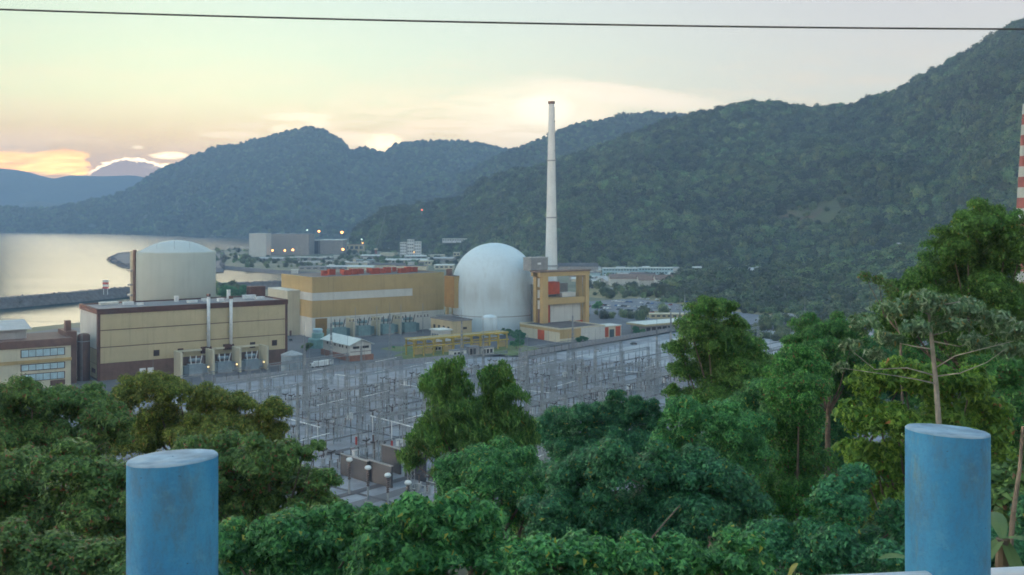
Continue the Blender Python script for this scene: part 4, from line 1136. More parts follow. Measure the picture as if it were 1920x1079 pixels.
def gantry(label, u, v, spans, rz, group):
    g = thing('gantry', label, 'gantry', yd(u, v, .1), rz, group)
    for i in range(spans + 1):
        c = link('column', me_col, g, (i * 22, 0, 0)); link('spire', me_spike, c)
    for i in range(spans):
        b_ = link('crossbeam', me_beam, g, (i * 22, 0, 18.4))
        for x in (5, 11, 17): link('insulator_string', me_ins, b_, (x, 0, -.5))
    return g
rows = [(-58, 'nearest'), (-34, 'second'), (-8, 'third'), (16, 'fourth'), (40, 'fifth'), (62, 'sixth'), (84, 'seventh'), (108, 'eighth'), (134, 'farthest')]
gi = 0
GP = []
for r_, (v, nm) in enumerate(rows):
    spans = [(-10, 2), (44, 2), (98, 2), (152, 2), (206, 2), (290, 1)]
    for k, (u, sp) in enumerate(spans):
        if (v > 100 and u > 90) or (v > 60 and u > 200) or (u > 250 and r_ % 2): continue
        gantry(f'{["first", "second", "third", "fourth", "fifth", "sixth"][k]} grey lattice gantry from the left in the {nm} row of the switchyard', u + (r_ % 2) * 9, v, sp, AY, 'lattice gantries of the switchyard')
        GP.append((u + (r_ % 2) * 9, v, sp))
# strung conductors between rows
for (u, v, sp) in GP:
    nxt = [r for r, _ in rows if r > v]
    if not nxt or (nxt[0] > 110 and u > 230): continue
    w = thing('conductor_span', None, 'power line', yd(u, v, .1), AY, 'conductors strung between the gantries')
    w['label'] = 'thin conductors strung high between two rows of switchyard gantries'
    for s in range(sp):
        for x in (5, 11, 17):
            mb = MB(); pts = []
            Lv = nxt[0] - v
            for j in range(7):
                tt = j / 6; pts.append((s * 22 + x + 4.5 * tt, Lv * tt, 14.6 - 1.6 * 4 * tt * (1 - tt)))
            mb.tube(pts, .05, 3); part('wire', mb, M['steel'], w)
# lightning masts
mbm = MB(); lattice(mbm, (0, 0, 0), 30, .7, .18, 14, .13, .09); mbm.bar((0, 0, 30), (0, 0, 36), .1, .05); me_mast = mbm.mesh('lightning_mast', M['galvanised'])
for k, (u, v) in enumerate(((-22, 30), (40, -18), (84, 24), (52, 84), (110, 70), (150, 120), (178, 24), (205, 92), (250, 60), (240, -20), (300, 84), (330, 20), (150, 172), (100, 160), (60, 130), (350, 110))):
    o = link('lightning_mast', me_mast); o.location = yd(u, v, .09); o.rotation_euler = (0, 0, AY)
    tag(o, 'tall tapering lattice lightning mast standing free among the switchyard gear', 'mast', 'lightning masts of the switchyard')
# disconnector switches, breakers, bus supports
def ins(mb, x, y, z0, z1, r=.22, n=5):
    for j in range(n):
        a = z0 + (z1 - z0) * j / n; b_ = z0 + (z1 - z0) * (j + 1) / n
        mb.lathe([(r * .5, a), (r, a + (b_ - a) * .35), (r * .5, b_)], x, y, 6, cap=False)
    return mb
def disconnector():
    d = thing('disconnector', '', 'switch')
    for k in range(3):
        for x in (-1.6, 1.6):
            mb = MB(); mb.bar((x, k * 4, 0), (x, k * 4, 3.4), .16); part('leg', mb, M['galvanised'], d)
            mb = MB(); ins(mb, x, k * 4, 3.4, 6.2); part('insulator', mb, M['porcelain_grey' if k % 2 else 'porcelain'], d)
        mb = MB(); mb.bar((-1.9, k * 4, 6.35), (1.9, k * 4, 6.35), .13); part('blade_arm', mb, M['porcelain_grey'], d)
    mb = MB(); mb.bar((-1.6, -.5, 3.3), (-1.6, 8.5, 3.3), .16); mb.bar((1.6, -.5, 3.3), (1.6, 8.5, 3.3), .16); part('beam', mb, M['galvanised'], d)
    return d
def breaker():
    d = thing('circuit_breaker', '', 'breaker')
    for k in range(3):
        mb = MB(); mb.box(-.45, .45, k * 4 - .45, k * 4 + .5, 0, 2.6); part('pedestal', mb, M['porcelain_grey'], d)
        mb = MB(); ins(mb, 0, k * 4, 2.6, 5.0, .3, 6); part('insulator', mb, M['porcelain'], d)
        for s in (-1, 1):
            mb = MB()
            for j in range(4):
                p = Vector((s * (.2 + j * .4), k * 4, 5.1 + j * .12)); mb.bar(p, p + Vector((s * .26, 0, .08)), .3, .22, n=6)
            part('interrupter', mb, M['porcelain'], d)
    return d
def busbar():
    d = thing('busbar_support', '', 'busbar')
    for x in (-7, 0, 7):
        mb = MB(); mb.bar((x, 0, 0), (x, 0, 4.2), .18); part('leg', mb, M['galvanised'], d)
        mb = MB(); ins(mb, x, 0, 4.2, 6.4); part('insulator', mb, M['porcelain_grey'], d)
    mb = MB(); mb.bar((-9, 0, 6.6), (9, 0, 6.6), .13, n=6); part('tube', mb, M['white_paint'], d)  # white colour paints in the light reflecting off the tube
    return d
def kiosk():
    d = thing('control_cabinet', '', 'cabinet')
    mb = MB(); mb.box(-1.1, 1.1, -.7, .7, .2, 2.4); part('cabinet_body', mb, M['porcelain_white'], d)
    mb = MB(); mb.box(-1.3, 1.3, -.9, .9, 2.4, 2.6); part('lid', mb, M['zinc_roof'], d)
    mb = MB(); mb.box(-1.2, 1.2, -.8, .8, 0, .2); part('plinth', mb, M['concrete'], d)
    return d
rr = random.Random(3)
def spread(mk, label, group, spots, rz=0.0):
    first = mk()
    for i, (u, v) in enumerate(spots):
        o = first if i == 0 else copy_tree(first)
        o.location = yd(u, v, .1); o.rotation_euler = (0, 0, AY + rz + R(rr.choice((0, 0, 0, 90, 180)) + rr.uniform(-1, 1)))
        o['label'] = label; o['group'] = group
sp = [(u + rr.uniform(-1, 1), v) for v in (-58, -20, 22, 46, 68, 92, 116) for u in range(-14, 330, 15) if not (v > 90 and u > 215) and not (u > 250 and v > 30)]
spread(disconnector, 'three pole disconnector switch on steel legs in the switchyard', 'disconnector switches of the switchyard', sp)
sp = [(u + rr.uniform(-1, 1), v) for v in (-12, 30, 76, 124) for u in range(-6, 320, 19) if not (v > 90 and u > 215) and not (u > 255 and v > 40)]
spread(breaker, 'circuit breaker with dark twin insulator heads in the switchyard', 'circuit breakers of the switchyard', sp)
sp = [(u, v + rr.uniform(-1, 1)) for v in (-70, -26, 2, 50, 98, 142, 168) for u in range(0, 240, 24) if rr.random() < .8 and not (v > 130 and u > 190)]
spread(busbar, 'pale tubular busbar on insulators in the switchyard', 'tubular busbars of the switchyard', sp, R(8))
sp = [(rr.uniform(-10, 240), v + rr.uniform(-2, 2)) for v in (-36, 12, 40, 88, 132) for _ in range(6)]
spread(kiosk, 'small white control cabinet on the switchyard gravel', 'control cabinets of the switchyard', sp)

# near end of the yard: blast walls, white topped instrument transformers
ordl = ['first', 'second', 'third', 'fourth', 'fifth', 'sixth']
for k, (px, py, Lw_, hh) in enumerate(((640, 868, 14, 6.5), (690, 880, 12, 6.5), (715, 858, 10, 8), (760, 872, 10, 9))):
    p = G(px, py + 22)
    w = thing('yard_wall', ordl[k] + ' dark concrete wall from the left at the near end of the switchyard', 'wall', p, AY - R(95), 'dark walls at the near end of the yard')
    mb = MB(); mb.box(0, Lw_, -.3, .3, 0, hh); part('wall_slab', mb, M['concrete_dark'], w)
    mb = MB(); mb.box(-.1, Lw_ + .1, -.45, .45, hh, hh + .3); part('coping', mb, M['concrete'], w)
for k, (px, py, Y) in enumerate(((655, 861, 300), (690, 876, 294), (727, 890, 288), (765, 904, 282), (832, 862, 290))):
    p = Wp(px, py, Y)
    s = thing('instrument_transformer', ordl[k] + ' white capped instrument transformer from the left at the near yard end', 'transformer', (p.x, p.y, .1), AY, 'white capped posts near the trees')
    h_ = p.z - .9
    mb = MB(); mb.bar((0, 0, 0), (0, 0, h_ * .45), .35, .3, n=8); part('pedestal', mb, M['galvanised'], s)
    mb = MB(); ins(mb, 0, 0, h_ * .45, h_, .55, 7); part('insulator', mb, M['porcelain'], s)
    mb = MB(); mb.lathe([(.5, h_), (.95, h_ + .3), (1.0, h_ + .7), (.7, h_ + 1.1), (.1, h_ + 1.25)], n=14); part('head', mb, M['porcelain_white'], s, smooth=True)
for k, (px, py) in enumerate(((668, 842), (700, 838), (735, 850), (790, 880), (800, 850))):
    p = G(px, py + 15)
    s = thing('signal_post', ordl[k] + ' slim red and grey post from the left by the near yard walls', 'post', p, 0, 'red posts near the yard walls')
    mb = MB(); mb.box(-.25, .25, -.25, .25, 0, 7); part('shaft', mb, M['concrete'], s)
    mb = MB(); mb.box(-.3, .3, -.3, .3, 4.2, 6.9); part('panel', mb, M['red_paint' if k % 2 == 0 else 'brown_wall'], s)
# long pale beams lying over the near bays
for k, (a, b_) in enumerate((((695, 790), (776, 815)), ((520, 772), (600, 795)))):
    pa, pb = Wp(*a, 372), Wp(*b_, 352); pa.z = pb.z = 9.0
    mb = MB(); mb.bar(pa, pb, .2, n=6)
    for tt in (.05, .5, .95):
        q = pa.lerp(pb, tt); mb.bar((q.x, q.y, 0), q, .16, n=5)
    o = part('tube_conductor', mb, M['porcelain_white'], None)
    tag(o, ('longer' if k == 0 else 'shorter') + ' pale tube conductor on posts slanting over the near yard', 'conductor')

# ================================================================== VEHICLES AND LAMPS
def car_mesh(m):
    mb = MB()
    prof = [(-2.1, .35), (-2.15, .8), (-1.9, 1.0), (-1.35, 1.05), (-.75, 1.5), (.75, 1.52), (1.5, 1.02), (2.15, .95), (2.2, .35)]
    n = len(prof)
    mb.add([(x, -.85, z) for x, z in prof] + [(x, .85, z) for x, z in prof], [tuple(range(n)), tuple(range(2 * n - 1, n - 1, -1))] + [(k, n + k, n + (k + 1) % n, (k + 1) % n) for k in range(n)])
    mb.mat(1)
    for s in (-1, 1):
        mb.add([(-1.15, s * .87, 1.05), (-.7, s * .87, 1.42), (.7, s * .87, 1.44), (1.25, s * .87, 1.06)], [(0, 1, 2, 3) if s < 0 else (3, 2, 1, 0)])
    mb.add([(.82, -.75, 1.50), (.82, .75, 1.50), (1.48, .75, 1.06), (1.48, -.75, 1.06)], [(0, 3, 2, 1)])
    mb.mat(2)
    for x in (-1.3, 1.35):
        for s in (-1, 1): mb.bar((x, s * .7, .33), (x, s * .9, .33), .33, n=10)
    return mb.mesh('parked_car', [m, M['window_glass'], M['dark_void']])
CARS = []
for nm, c in (('white', (.75, .75, .75)), ('silver', (.42, .44, .46)), ('black', (.02, .02, .025)), ('red', (.35, .03, .03)), ('blue', (.05, .10, .25))):
    dm('car_' + nm, c, rough=.25, var=.02, spec=.6); CARS.append((nm, car_mesh(M['car_' + nm])))
def car(p, rz, i=None):
    nm, me_ = CARS[i if i is not None else rr.choice((0, 0, 1, 1, 2, 2, 3, 4))]
    o = link('parked_car', me_); o.location = p; o.rotation_euler = (0, 0, rz)
    return tag(o, f'{nm} car parked in the lot beyond the portal', 'car', nm + ' cars in the car park')
for (a, b_, n_) in (((1100, 572), (1290, 582), 30), ((1105, 577), (1230, 588), 20), ((1150, 566), (1300, 576), 22), ((1200, 561), (1330, 571), 16), ((1100, 541), (1140, 543), 7)):
    A, B = G(*a), G(*b_); d = math.atan2(B.y - A.y, B.x - A.x)
    for k in range(n_):
        if rr.random() < .22: continue
        p = A.lerp(B, (k + rr.uniform(-.1, .1)) / n_); p.z = .1
        car(p, d + R(90) + rr.choice((0, math.pi)))
for k, (px, py, c, lab) in enumerate(((1188, 647, 2, 'dark car parked beside the orange entrance block'), (560, 672, 2, 'black car parked beside the grey storage tank'), (545, 640, 2, 'dark car parked by the cream annex'), (858, 662, 2, 'dark car on the road behind the lawn'), (1120, 660, 1, 'silver car on the road before the workshop'))):
    o = car(G(px, py) + Vector((0, 0, .1)), R(30 + 40 * k), c); o['label'] = lab; o['group'] = 'cars about the plant'
def truck(label, p, rz, cab='white_paint', bed='white_paint'):
    t_ = thing('truck', label, 'truck', p, rz)
    mb = MB(); mb.box(-1, 5.6, -1.2, 1.2, .9, 3.4); part('box_body', mb, M[bed], t_)
    mb = MB(); mb.box(-3.2, -1.1, -1.1, 1.1, .6, 2.6); part('cab', mb, M[cab], t_)
    mb = MB(); mb.box(-3.26, -3.2, -.95, .95, 1.6, 2.4); part('windscreen', mb, M['window_glass'], t_)
    for x in (-2.2, 1, 4.2):
        for s in (-1, 1):
            mb = MB(); mb.bar((x, s * .85, .5), (x, s * 1.15, .5), .5, n=12); part('wheel', mb, M['dark_void'], t_)
truck('white box truck parked behind the gabled house', G(592, 690) + Vector((0, 0, .1)), AP)
truck('second white box truck nearer the gabled house', G(606, 688) + Vector((0, 0, .1)), AP + R(5))
def flood(label, px, py, Y, h, r=1.5, m='lamp', group='lit floodlights at the far site', z0=0.0):
    p = Wp(px, py, Y)
    t_ = thing('floodlight', label, 'lamp', (p.x, p.y, z0), 0, group)
    mb = MB(); mb.bar((0, 0, 0), (0, 0, p.z - z0), .45, .25, n=6); part('pole', mb, M['lamp_post'], t_)
    r *= .68
    mb = MB(); mb.lathe([(.2, p.z - z0 - r), (r, p.z - z0 - r * .4), (r, p.z - z0 + r * .4), (.2, p.z - z0 + r)], n=10); part('lamp_head', mb, M[m], t_)
for k, (px, py, Y, r, m, lab) in enumerate(((511, 470, 1990, 2.6, 'lamp', 'leftmost lit lamp before the far grey hall'), (534, 470, 1990, 2.6, 'lamp', 'middle lit lamp before the far grey hall'), (549, 469, 1990, 3.2, 'lamp', 'right lit lamp before the far grey hall'),
        (598, 434, 2040, 3.2, 'lamp', 'lit mast lamp above the far grey halls'), (641, 436, 2040, 3.8, 'lamp', 'brightest lit mast lamp right of the far grey halls'), (643, 468, 2000, 3.4, 'lamp', 'lit lamp at the foot of the far right hall'),
        (576, 432, 2040, 1.9, 'lamp_white', 'greenish white mast lamp over the far grey hall'), (678, 449, 2100, 1.9, 'lamp_white', 'greenish white lamp at the wooded foot of the hill'), (680, 456, 2080, 1.7, 'lamp', 'small orange lamp at the wooded foot of the hill'),
        (791, 394, 2400, 2.4, 'lamp_red', 'red lamp on the dark wooded slope left of the dome'), (776, 473, 1900, 1.5, 'lamp', 'orange lamp at the white far tower block'), (1232, 513, 1420, 1.9, 'lamp', 'lit orange lamp above the brown sheds near the blue building'))):
    z0 = 0.0
    if px == 791: z0 = Wp(791, 398, 2400).z - 12
    flood(lab, px, py, Y, 10, r, m, z0=z0)

# ================================================================== FAR SITE AND VALLEY BUILDINGS
def hall(label, p, w, d, h, wall='white_panel', roof='grey_roof', rz=0.0, gable=0.0, name='warehouse', cat='building', group=None, wins=0, storeys=1):
    t_ = thing(name, label, cat, (p.x, p.y, p.z), rz, group)
    mb = MB(); mb.box(-w / 2, w / 2, 0, d, -2, h); part('wall', mb, M[wall], t_)
    if gable:
        for s in (-1, 1):
            mb = MB(); vs = [(-w / 2 - .6, d / 2 - s * (d / 2 + .8), h), (w / 2 + .6, d / 2 - s * (d / 2 + .8), h), (w / 2 + .6, d / 2, h + gable), (-w / 2 - .6, d / 2, h + gable)]
            vs += [(x, y, z + .3) for x, y, z in vs]
            mb.add(vs, [(0, 3, 2, 1), (4, 5, 6, 7), (0, 1, 5, 4), (1, 2, 6, 5), (2, 3, 7, 6), (3, 0, 4, 7)]); part('roof_slope', mb, M[roof], t_)
        mb = MB()
        for x in (-w / 2, w / 2): mb.add([(x, 0, h), (x, d, h), (x, d / 2, h + gable)], [(0, 1, 2)])
        part('gable_wall', mb, M[wall], t_)
    else:
        mb = MB(); mb.box(-w / 2 - .5, w / 2 + .5, -.5, d + .5, h, h + .6); part('roof', mb, M[roof], t_)
    for s in range(storeys):
        for k in range(wins):
            x = -w / 2 + w * (k + .5) / wins; z = h * (s + .45) / storeys
            mb = MB(); mb.box(x - w / wins * .3, x + w / wins * .3, -.3, -.02, z, z + h / storeys * .35); part('window', mb, M['window_glass'], t_)
    return t_
def far(px0, px1, pyt, pyb, d=30, **k):
    p = G((px0 + px1) / 2, pyb); w = (px1 - px0) / F * p.y; h = (pyb - pyt) / F * p.y
    return p, w, d, h
def fh(label, px0, px1, pyt, pyb, d=30, **k): return hall(label, *far(px0, px1, pyt, pyb, d), **k)
fh('pale windowless tower block at the left of the far site', 467, 499, 439, 482, 40, wall='white_panel', roof='white_panel', name='far_hall')
fh('wide grey hall of the far site behind the lit lamps', 500, 579, 440, 479, 60, wall='concrete', roof='grey_roof', name='far_hall')
t_ = fh('squat grey hall with flat roof right of the wide far hall', 600, 643, 451, 477, 50, wall='concrete', roof='white_roof', name='far_hall')
fh('dark low link block between the two far grey halls', 580, 600, 452, 476, 30, wall='concrete_dark', roof='grey_roof', name='far_hall')
fh('low tan building at the wooded foot of the hill', 646, 682, 459, 474, 20, wall='tan_panel', roof='brown_roof', name='far_hall', wins=4)
for i in range(3):
    fh(['left', 'middle', 'right'][i] + ' bay of the white tower block in the valley', 750 + i * 13.5, 762 + i * 13.5, [455, 450, 454][i], 482, 16, wall='white_paint', roof='white_roof', name='tower_block', wins=3, storeys=5, group='bays of the white tower block')
fh('tiny white house right of the valley tower block', 795, 804, 459, 470, 10, wall='white_paint', roof='white_roof', name='house', wins=2)
fh('pale house with hip roof right of the valley tower block', 809, 824, 462, 474, 12, wall='light_blue', roof='zinc_roof', name='house', wins=2, gable=2)
fh('cream low house left of the dome top', 850, 862, 474, 482, 12, wall='cream', roof='white_roof', name='house', wins=2)
for i in range(4):
    p = Wp(838 + i * 18.5, 454, 2120); 
    hall(ordn[i] + ' of four white terrace houses from the left on the wooded slope above the dome', p, 19, 12, 6.5, wall='white_paint', roof='white_roof', name='terrace_house', wins=4, group='white terrace on the slope')
sheds = [(540, 622, 482, 488, 'white_roof'), (675, 712, 479, 486, 'white_roof'), (712, 740, 474, 480, 'cream'), (722, 800, 487, 492, 'white_roof'), (635, 690, 492, 497, 'zinc_roof'), (650, 700, 500, 506, 'white_roof'),
         (785, 808, 489, 497, 'cream'), (690, 760, 496, 503, 'dark_roof'), (740, 800, 498, 506, 'dark_roof'), (610, 655, 500, 505, 'zinc_roof'), (560, 600, 490, 495, 'zinc_roof'), (800, 850, 484, 490, 'zinc_roof'), (815, 850, 497, 505, 'white_roof'),
         (480, 530, 484, 488, 'zinc_roof'), (668, 700, 487, 492, 'light_blue'), (760, 800, 480, 486, 'white_roof'), (805, 835, 478, 482, 'cream'), (700, 735, 505, 512, 'grey_roof'), (560, 610, 500, 506, 'grey_roof')]
names = {'white_roof': 'white', 'cream': 'cream', 'zinc_roof': 'grey metal', 'dark_roof': 'dark', 'light_blue': 'pale blue', 'grey_roof': 'grey'}
for i, (a, b_, y0, y1, m) in enumerate(sheds):
    fh(f'{names[m]} roofed low site shed in the valley left of the dome', a, b_, y0 + 1.2, y1 + 1, rr.uniform(14, 34), wall=rr.choice(('white_panel', 'cream', 'concrete')), roof=m, name='site_shed', gable=1.8 if i % 2 else 0.0, rz=R(rr.uniform(-14, 14)), group=names[m] + ' roofed sheds of the valley site', wins=4 if i % 3 == 0 else 0)
for i in range(46):
    p = G(rr.uniform(470, 845), rr.uniform(484, 512)); 
    if p.x < -330 and p.y < 1700: continue
    c = rr.choice((0, 0, 0, 1, 2))
    hall(['white', 'grey', 'tan'][c] + ' small site hut among the valley sheds', p, rr.uniform(5, 13), rr.uniform(5, 9), rr.uniform(3, 5), wall=('white_panel', 'concrete', 'cream')[c], roof=('white_roof', 'grey_roof', 'zinc_roof')[c], name='site_hut', rz=R(rr.uniform(-40, 40)), group=['white', 'grey', 'tan'][c] + ' huts of the valley site')
# right of the dome
fh('long dark roofed shed behind the crane portal', 1042, 1122, 500, 514, 34, wall='concrete', roof='dark_roof', name='long_shed', gable=4)
fh('blue fronted shed behind the crane portal', 1086, 1126, 512, 520, 14, wall='light_blue', roof='grey_roof', name='long_shed')
fh('left half of the long pale blue two storey building by the hill foot', 1131, 1196, 504, 517, 16, wall='light_blue', roof='white_roof', name='dormitory', wins=12, storeys=2)
fh('right half of the long pale blue two storey building by the hill foot', 1198, 1262, 503, 516, 16, wall='light_blue', roof='white_roof', name='dormitory', wins=12, storeys=2)
for i, (a, b_, y0, y1, m, lab) in enumerate(((1144, 1200, 519, 536, 'brown_roof', 'wide brown roofed shed with pale wall below the blue building'), (1198, 1228, 522, 538, 'brown_roof', 'open brown roofed shed with white gable below the blue building'), (1230, 1264, 521, 540, 'brown_roof', 'pale fronted brown roofed shed nearest the field'),
                                         (1264, 1330, 517, 527, 'brown_roof', 'long brown roofed shed at the edge of the knoll'), (1170, 1230, 516, 522, 'dark_roof', 'dark roofed shed just below the blue building'), (1290, 1318, 519, 528, 'white_roof', 'white gabled shed near the knoll'))):
    fh(lab, a, b_, y0 + 4, y1, 26, wall='white_panel', roof=m, name='storage_shed', gable=4.5)
for i, (a, b_, y0, y1) in enumerate(((1090, 1125, 528, 533), (1120, 1150, 524, 528), (1100, 1135, 520, 524))):
    fh(ordl[i] + ' pale low cabin row from the near side behind the crane portal', a, b_, y0, y1, 9, wall='white_paint', roof='white_roof', name='cabin_row', wins=5, group='cabin rows behind the portal')
for i, (px, py, Y, w, h, m, lab) in enumerate(((1395, 513, 1260, 34, 5, 'white_panel', 'white low building on top of the wooded knoll'), (1440, 514, 1260, 26, 7, 'cream', 'cream building on top of the wooded knoll'), (1710, 470, 1180, 28, 7, 'concrete', 'grey roofed building half hidden above the dark trees'))):
    p = Wp(px, py, Y); p.z -= 1
    hall(lab, p, w, 16, h, wall=m, roof='zinc_roof', name='hill_building', gable=2.5, wins=5)
p = G(1255, 598)
hall('tan gate lodge by the car park road', p, 30, 8, 3.4, wall='tan_panel', roof='cream', name='gate_lodge', wins=7)
for i in range(34):
    p = G(rr.uniform(1085, 1330), rr.choice((rr.uniform(519, 534), rr.uniform(506, 516))))
    c = rr.choice((0, 0, 1, 2, 2))
    hall(['white', 'brown', 'grey'][c] + ' roofed small shed among the sheds right of the chimney', p, rr.uniform(8, 22), rr.uniform(8, 14), rr.uniform(3, 5), wall=rr.choice(('white_panel', 'cream', 'concrete')), roof=('white_roof', 'brown_roof', 'zinc_roof')[c], name='valley_shed', gable=rr.uniform(1.4, 2.6), rz=R(rr.uniform(-25, 25)), group=['white', 'brown', 'grey'][c] + ' small sheds right of the chimney')
# crane at the far site
p = Wp(705, 470, 2040)
t_ = thing('tower_crane', 'faint lattice crane jib over the far site', 'crane', (p.x, p.y, 0), 0)
mb = MB(); lattice(mb, (0, 0, 0), 12, 1.6, 1.6, 4, .4, .2); part('crane_mast', mb, M['red_paint'], t_)
mb = MB(); a, c = Vector((0, 0, 11)), Vector((20, 0, 88))
for k in (-1, 1): mb.bar(a + Vector((0, k, 0)), c + Vector((0, k * .4, 0)), .35)
for k in range(14): mb.bar(a.lerp(c, k / 14) + Vector((0, 1 if k % 2 else -1, 0)), a.lerp(c, (k + 1) / 14) + Vector((0, -1 if k % 2 else 1, 0)), .2)
part('jib', mb, M['grey_box'], t_)
mb = MB(); mb.box(-3, 3, -2, 2, 11, 14.5); part('crane_cab', mb, M['cream'], t_)
# pylons on the mountain
def pylon(label, px, pyt, pyb, Y):
    p = Wp(px, pyb, Y); h = (pyb - pyt) / F * Y
    t_ = thing('pylon', label, 'pylon', p, R(20))
    mb = MB(); lattice(mb, (0, 0, -8), h + 8, 5, .8, 8, .35, .22); part('lattice_body', mb, M['steel'], t_)
    for z, w in ((h * .72, 8), (h * .84, 6.5), (h * .95, 5)):
        mb = MB(); mb.bar((-w, 0, z), (w, 0, z), .4); mb.bar((-w, 0, z), (0, 0, z + 3), .25); mb.bar((w, 0, z), (0, 0, z + 3), .25); part('crossarm', mb, M['steel'], t_)
pylon('faint lattice pylon on the mountainside left of centre', 1247, 342, 402, 1960)
pylon('faint lattice pylon high on the mountainside at the right', 1856, 288, 330, 1500)
# red and white mast at the right edge
p = Wp(1930, 460, 330)
t_ = thing('striped_mast', 'red and white banded mast at the right edge of the picture', 'mast', (p.x, p.y, hz(p.x, 290) + 0))
zb = H - (430 - HZ) / F * 330
for k in range(22):
    z0 = zb + (k - 10) * 3.4
    w0 = 4.2 - .19 * (k - 10); w1 = 4.2 - .19 * (k - 9)
    mb = MB(); mb.lathe([(w0, z0), (w1, z0 + 3.4)], n=12, cap=False); part('band', mb, M['concrete_white' if k % 2 else 'red_hazed'], t_, smooth=True)  # both band colours toned down to paint in the haze
t_.location.z = 0
mb = MB(); mb.lathe([(6.6, -2), (6.1, zb - 34)], n=12); part('footing', mb, M['concrete'], t_)

# ================================================================== FOREGROUND TREES
LM = {
 'deep':   leafmat('leaf_deep', (0.012, 0.074, 0.035), (0.028, 0.156, 0.067), (0.074, 0.262, 0.102), (0.26, 0.27, 0.05), .014, .28),
 'green':  leafmat('leaf_green', (0.018, 0.092, 0.031), (0.046, 0.192, 0.059), (0.115, 0.320, 0.092), (0.30, 0.30, 0.05), .02, .3),
 'olive':  leafmat('leaf_olive', (0.064, 0.102, 0.018), (0.147, 0.198, 0.033), (0.275, 0.301, 0.054), (0.30, 0.20, 0.05), .03, .32),
 'dusky':  leafmat('leaf_dusky', (0.031, 0.079, 0.020), (0.074, 0.156, 0.038), (0.154, 0.243, 0.061), (0.20, 0.09, 0.045), .05, .27),
 'lime':   leafmat('leaf_lime', (0.051, 0.128, 0.018), (0.115, 0.237, 0.032), (0.230, 0.365, 0.054), (0.30, 0.15, 0.05), .012, .35),
 'bamboo': leafmat('leaf_bamboo', (0.026, 0.084, 0.014), (0.061, 0.159, 0.027), (0.125, 0.243, 0.046), (0.18, 0.17, 0.03), .02, .3),
 'vine':   leafmat('leaf_vine', (0.018, 0.090, 0.019), (0.046, 0.169, 0.033), (0.110, 0.275, 0.056), (0.20, 0.11, 0.05), .03, .3),
 'cecropia': leafmat('leaf_cecropia', (0.058, 0.134, 0.058), (0.122, 0.211, 0.100), (0.256, 0.320, 0.211), (0.26, 0.20, 0.05), .02, .2),
}
def norm(a): return a / np.maximum(np.linalg.norm(a, axis=1, keepdims=True), 1e-9)
def leaf_cloud(lobes, seed, cl=0.5, L=0.34, Wd=0.14, per=6, dens=2.4, droop=0.25, flat=0.75, ragged=0.22, inner=0.72, sub=20, eye=None):
    """lobes: x y z r. Every lobe carries sprays (small domes of foliage), every spray is a shell of small pointed leaves."""
    r = np.random.default_rng(seed)
    lob = np.array(lobes, float)
    P, N = [], []
    for i, (x, y, z, rad) in enumerate(lob):
        ns = max(5, int(sub * r.uniform(.85, 1.25)))
        d = norm(r.normal(size=(ns, 3))); d[:, 2] = np.where((d[:, 2] < -.2) & (r.random(ns) < .45), -d[:, 2] * r.uniform(.2, 1, ns), d[:, 2])
        c = np.array([x, y, z]) + d * (rad * r.uniform(.5, .85 + ragged * .6, ns))[:, None] * np.array([1, 1, flat])
        rs = rad * r.uniform(.26, .5, ns)
        c = np.concatenate([c, [[x, y, z]]]); rs = np.append(rs, rad * .68)
        for cc, q in zip(c, rs):
            if any(j != i and np.linalg.norm((cc - l2[:3]) / np.array([1, 1, flat])) < l2[3] * inner * .45 for j, l2 in enumerate(lob)): continue
            n = max(8, int(dens * 4 * math.pi * q * q * .55 / (L * Wd * .5)))
            e = norm(r.normal(size=(n, 3))); e[:, 2] = np.where((e[:, 2] < -.15) & (r.random(n) < .8), -e[:, 2], e[:, 2])
            if eye is not None:                       # leaves on the far side of the crown are thinned out
                vd = cc - eye; vd = vd / np.linalg.norm(vd)
                k = ~((e @ vd > .25) & (r.random(n) < .6)); e = e[k]; n = len(e)
            lump = 1 + .22 * np.sin(e[:, 0] * 7 + seed) * np.sin(e[:, 1] * 6 + i) + r.normal(0, .10, n)
            dep = 1 - np.abs(r.normal(0, .16, n))
            P.append(cc + e * (q * lump * np.clip(dep, .3, 1.2))[:, None] * np.array([1, 1, (.82 if flat < 1 else 1.0)])); N.append(e)
    c = np.concatenate(P); nrm = np.concatenate(N); n = len(c)
    th = r.random(n) * 2 * math.pi
    a = norm(np.cross(nrm, r.normal(size=(n, 3)))); b_ = np.cross(nrm, a)
    d = norm(nrm * r.uniform(-.1, .7, n)[:, None] + a * np.cos(th)[:, None] + b_ * np.sin(th)[:, None] + np.array([0, 0, -droop]))
    up = norm(nrm * .7 + np.array([0, 0, .8]) + r.normal(0, .32, (n, 3)))
    s = norm(np.cross(d, up))
    ln = (L * r.uniform(.6, 1.3, n))[:, None]; w = ln * (Wd / L)
    V = np.stack([c - d * ln * .5 + s * w * .5, c + d * ln * .5 - np.array([0, 0, .3]) * ln * droop, c - d * ln * .35 - s * w * .5], 1).reshape(-1, 3)
    return V, np.arange(len(V)).reshape(-1, 3)
def limb_mesh(mb, base, lobes, r0, rnd):
    """crooked limbs from the trunk head into every lobe"""
    base = Vector(base)
    for (x, y, z, rad) in lobes:
        q = Vector((x, y, z)); m_ = base.lerp(q, .5) + Vector((rnd.uniform(-.4, .4), rnd.uniform(-.4, .4), -.12 * (q - base).length)) * 1.0
        r1 = min(r0, rad * .16 + .03); mb.bar(base, m_, r1 * .5, r1 * .32, n=6); mb.bar(m_, q, r1 * .32, r1 * .12, n=5)
        for k in range(3):
            e = q + Vector((rnd.uniform(-1, 1), rnd.uniform(-1, 1), rnd.uniform(-.2, 1))) * rad * .75
            mb.bar(q, e, r1 * .12, r1 * .04, n=4)
    return mb
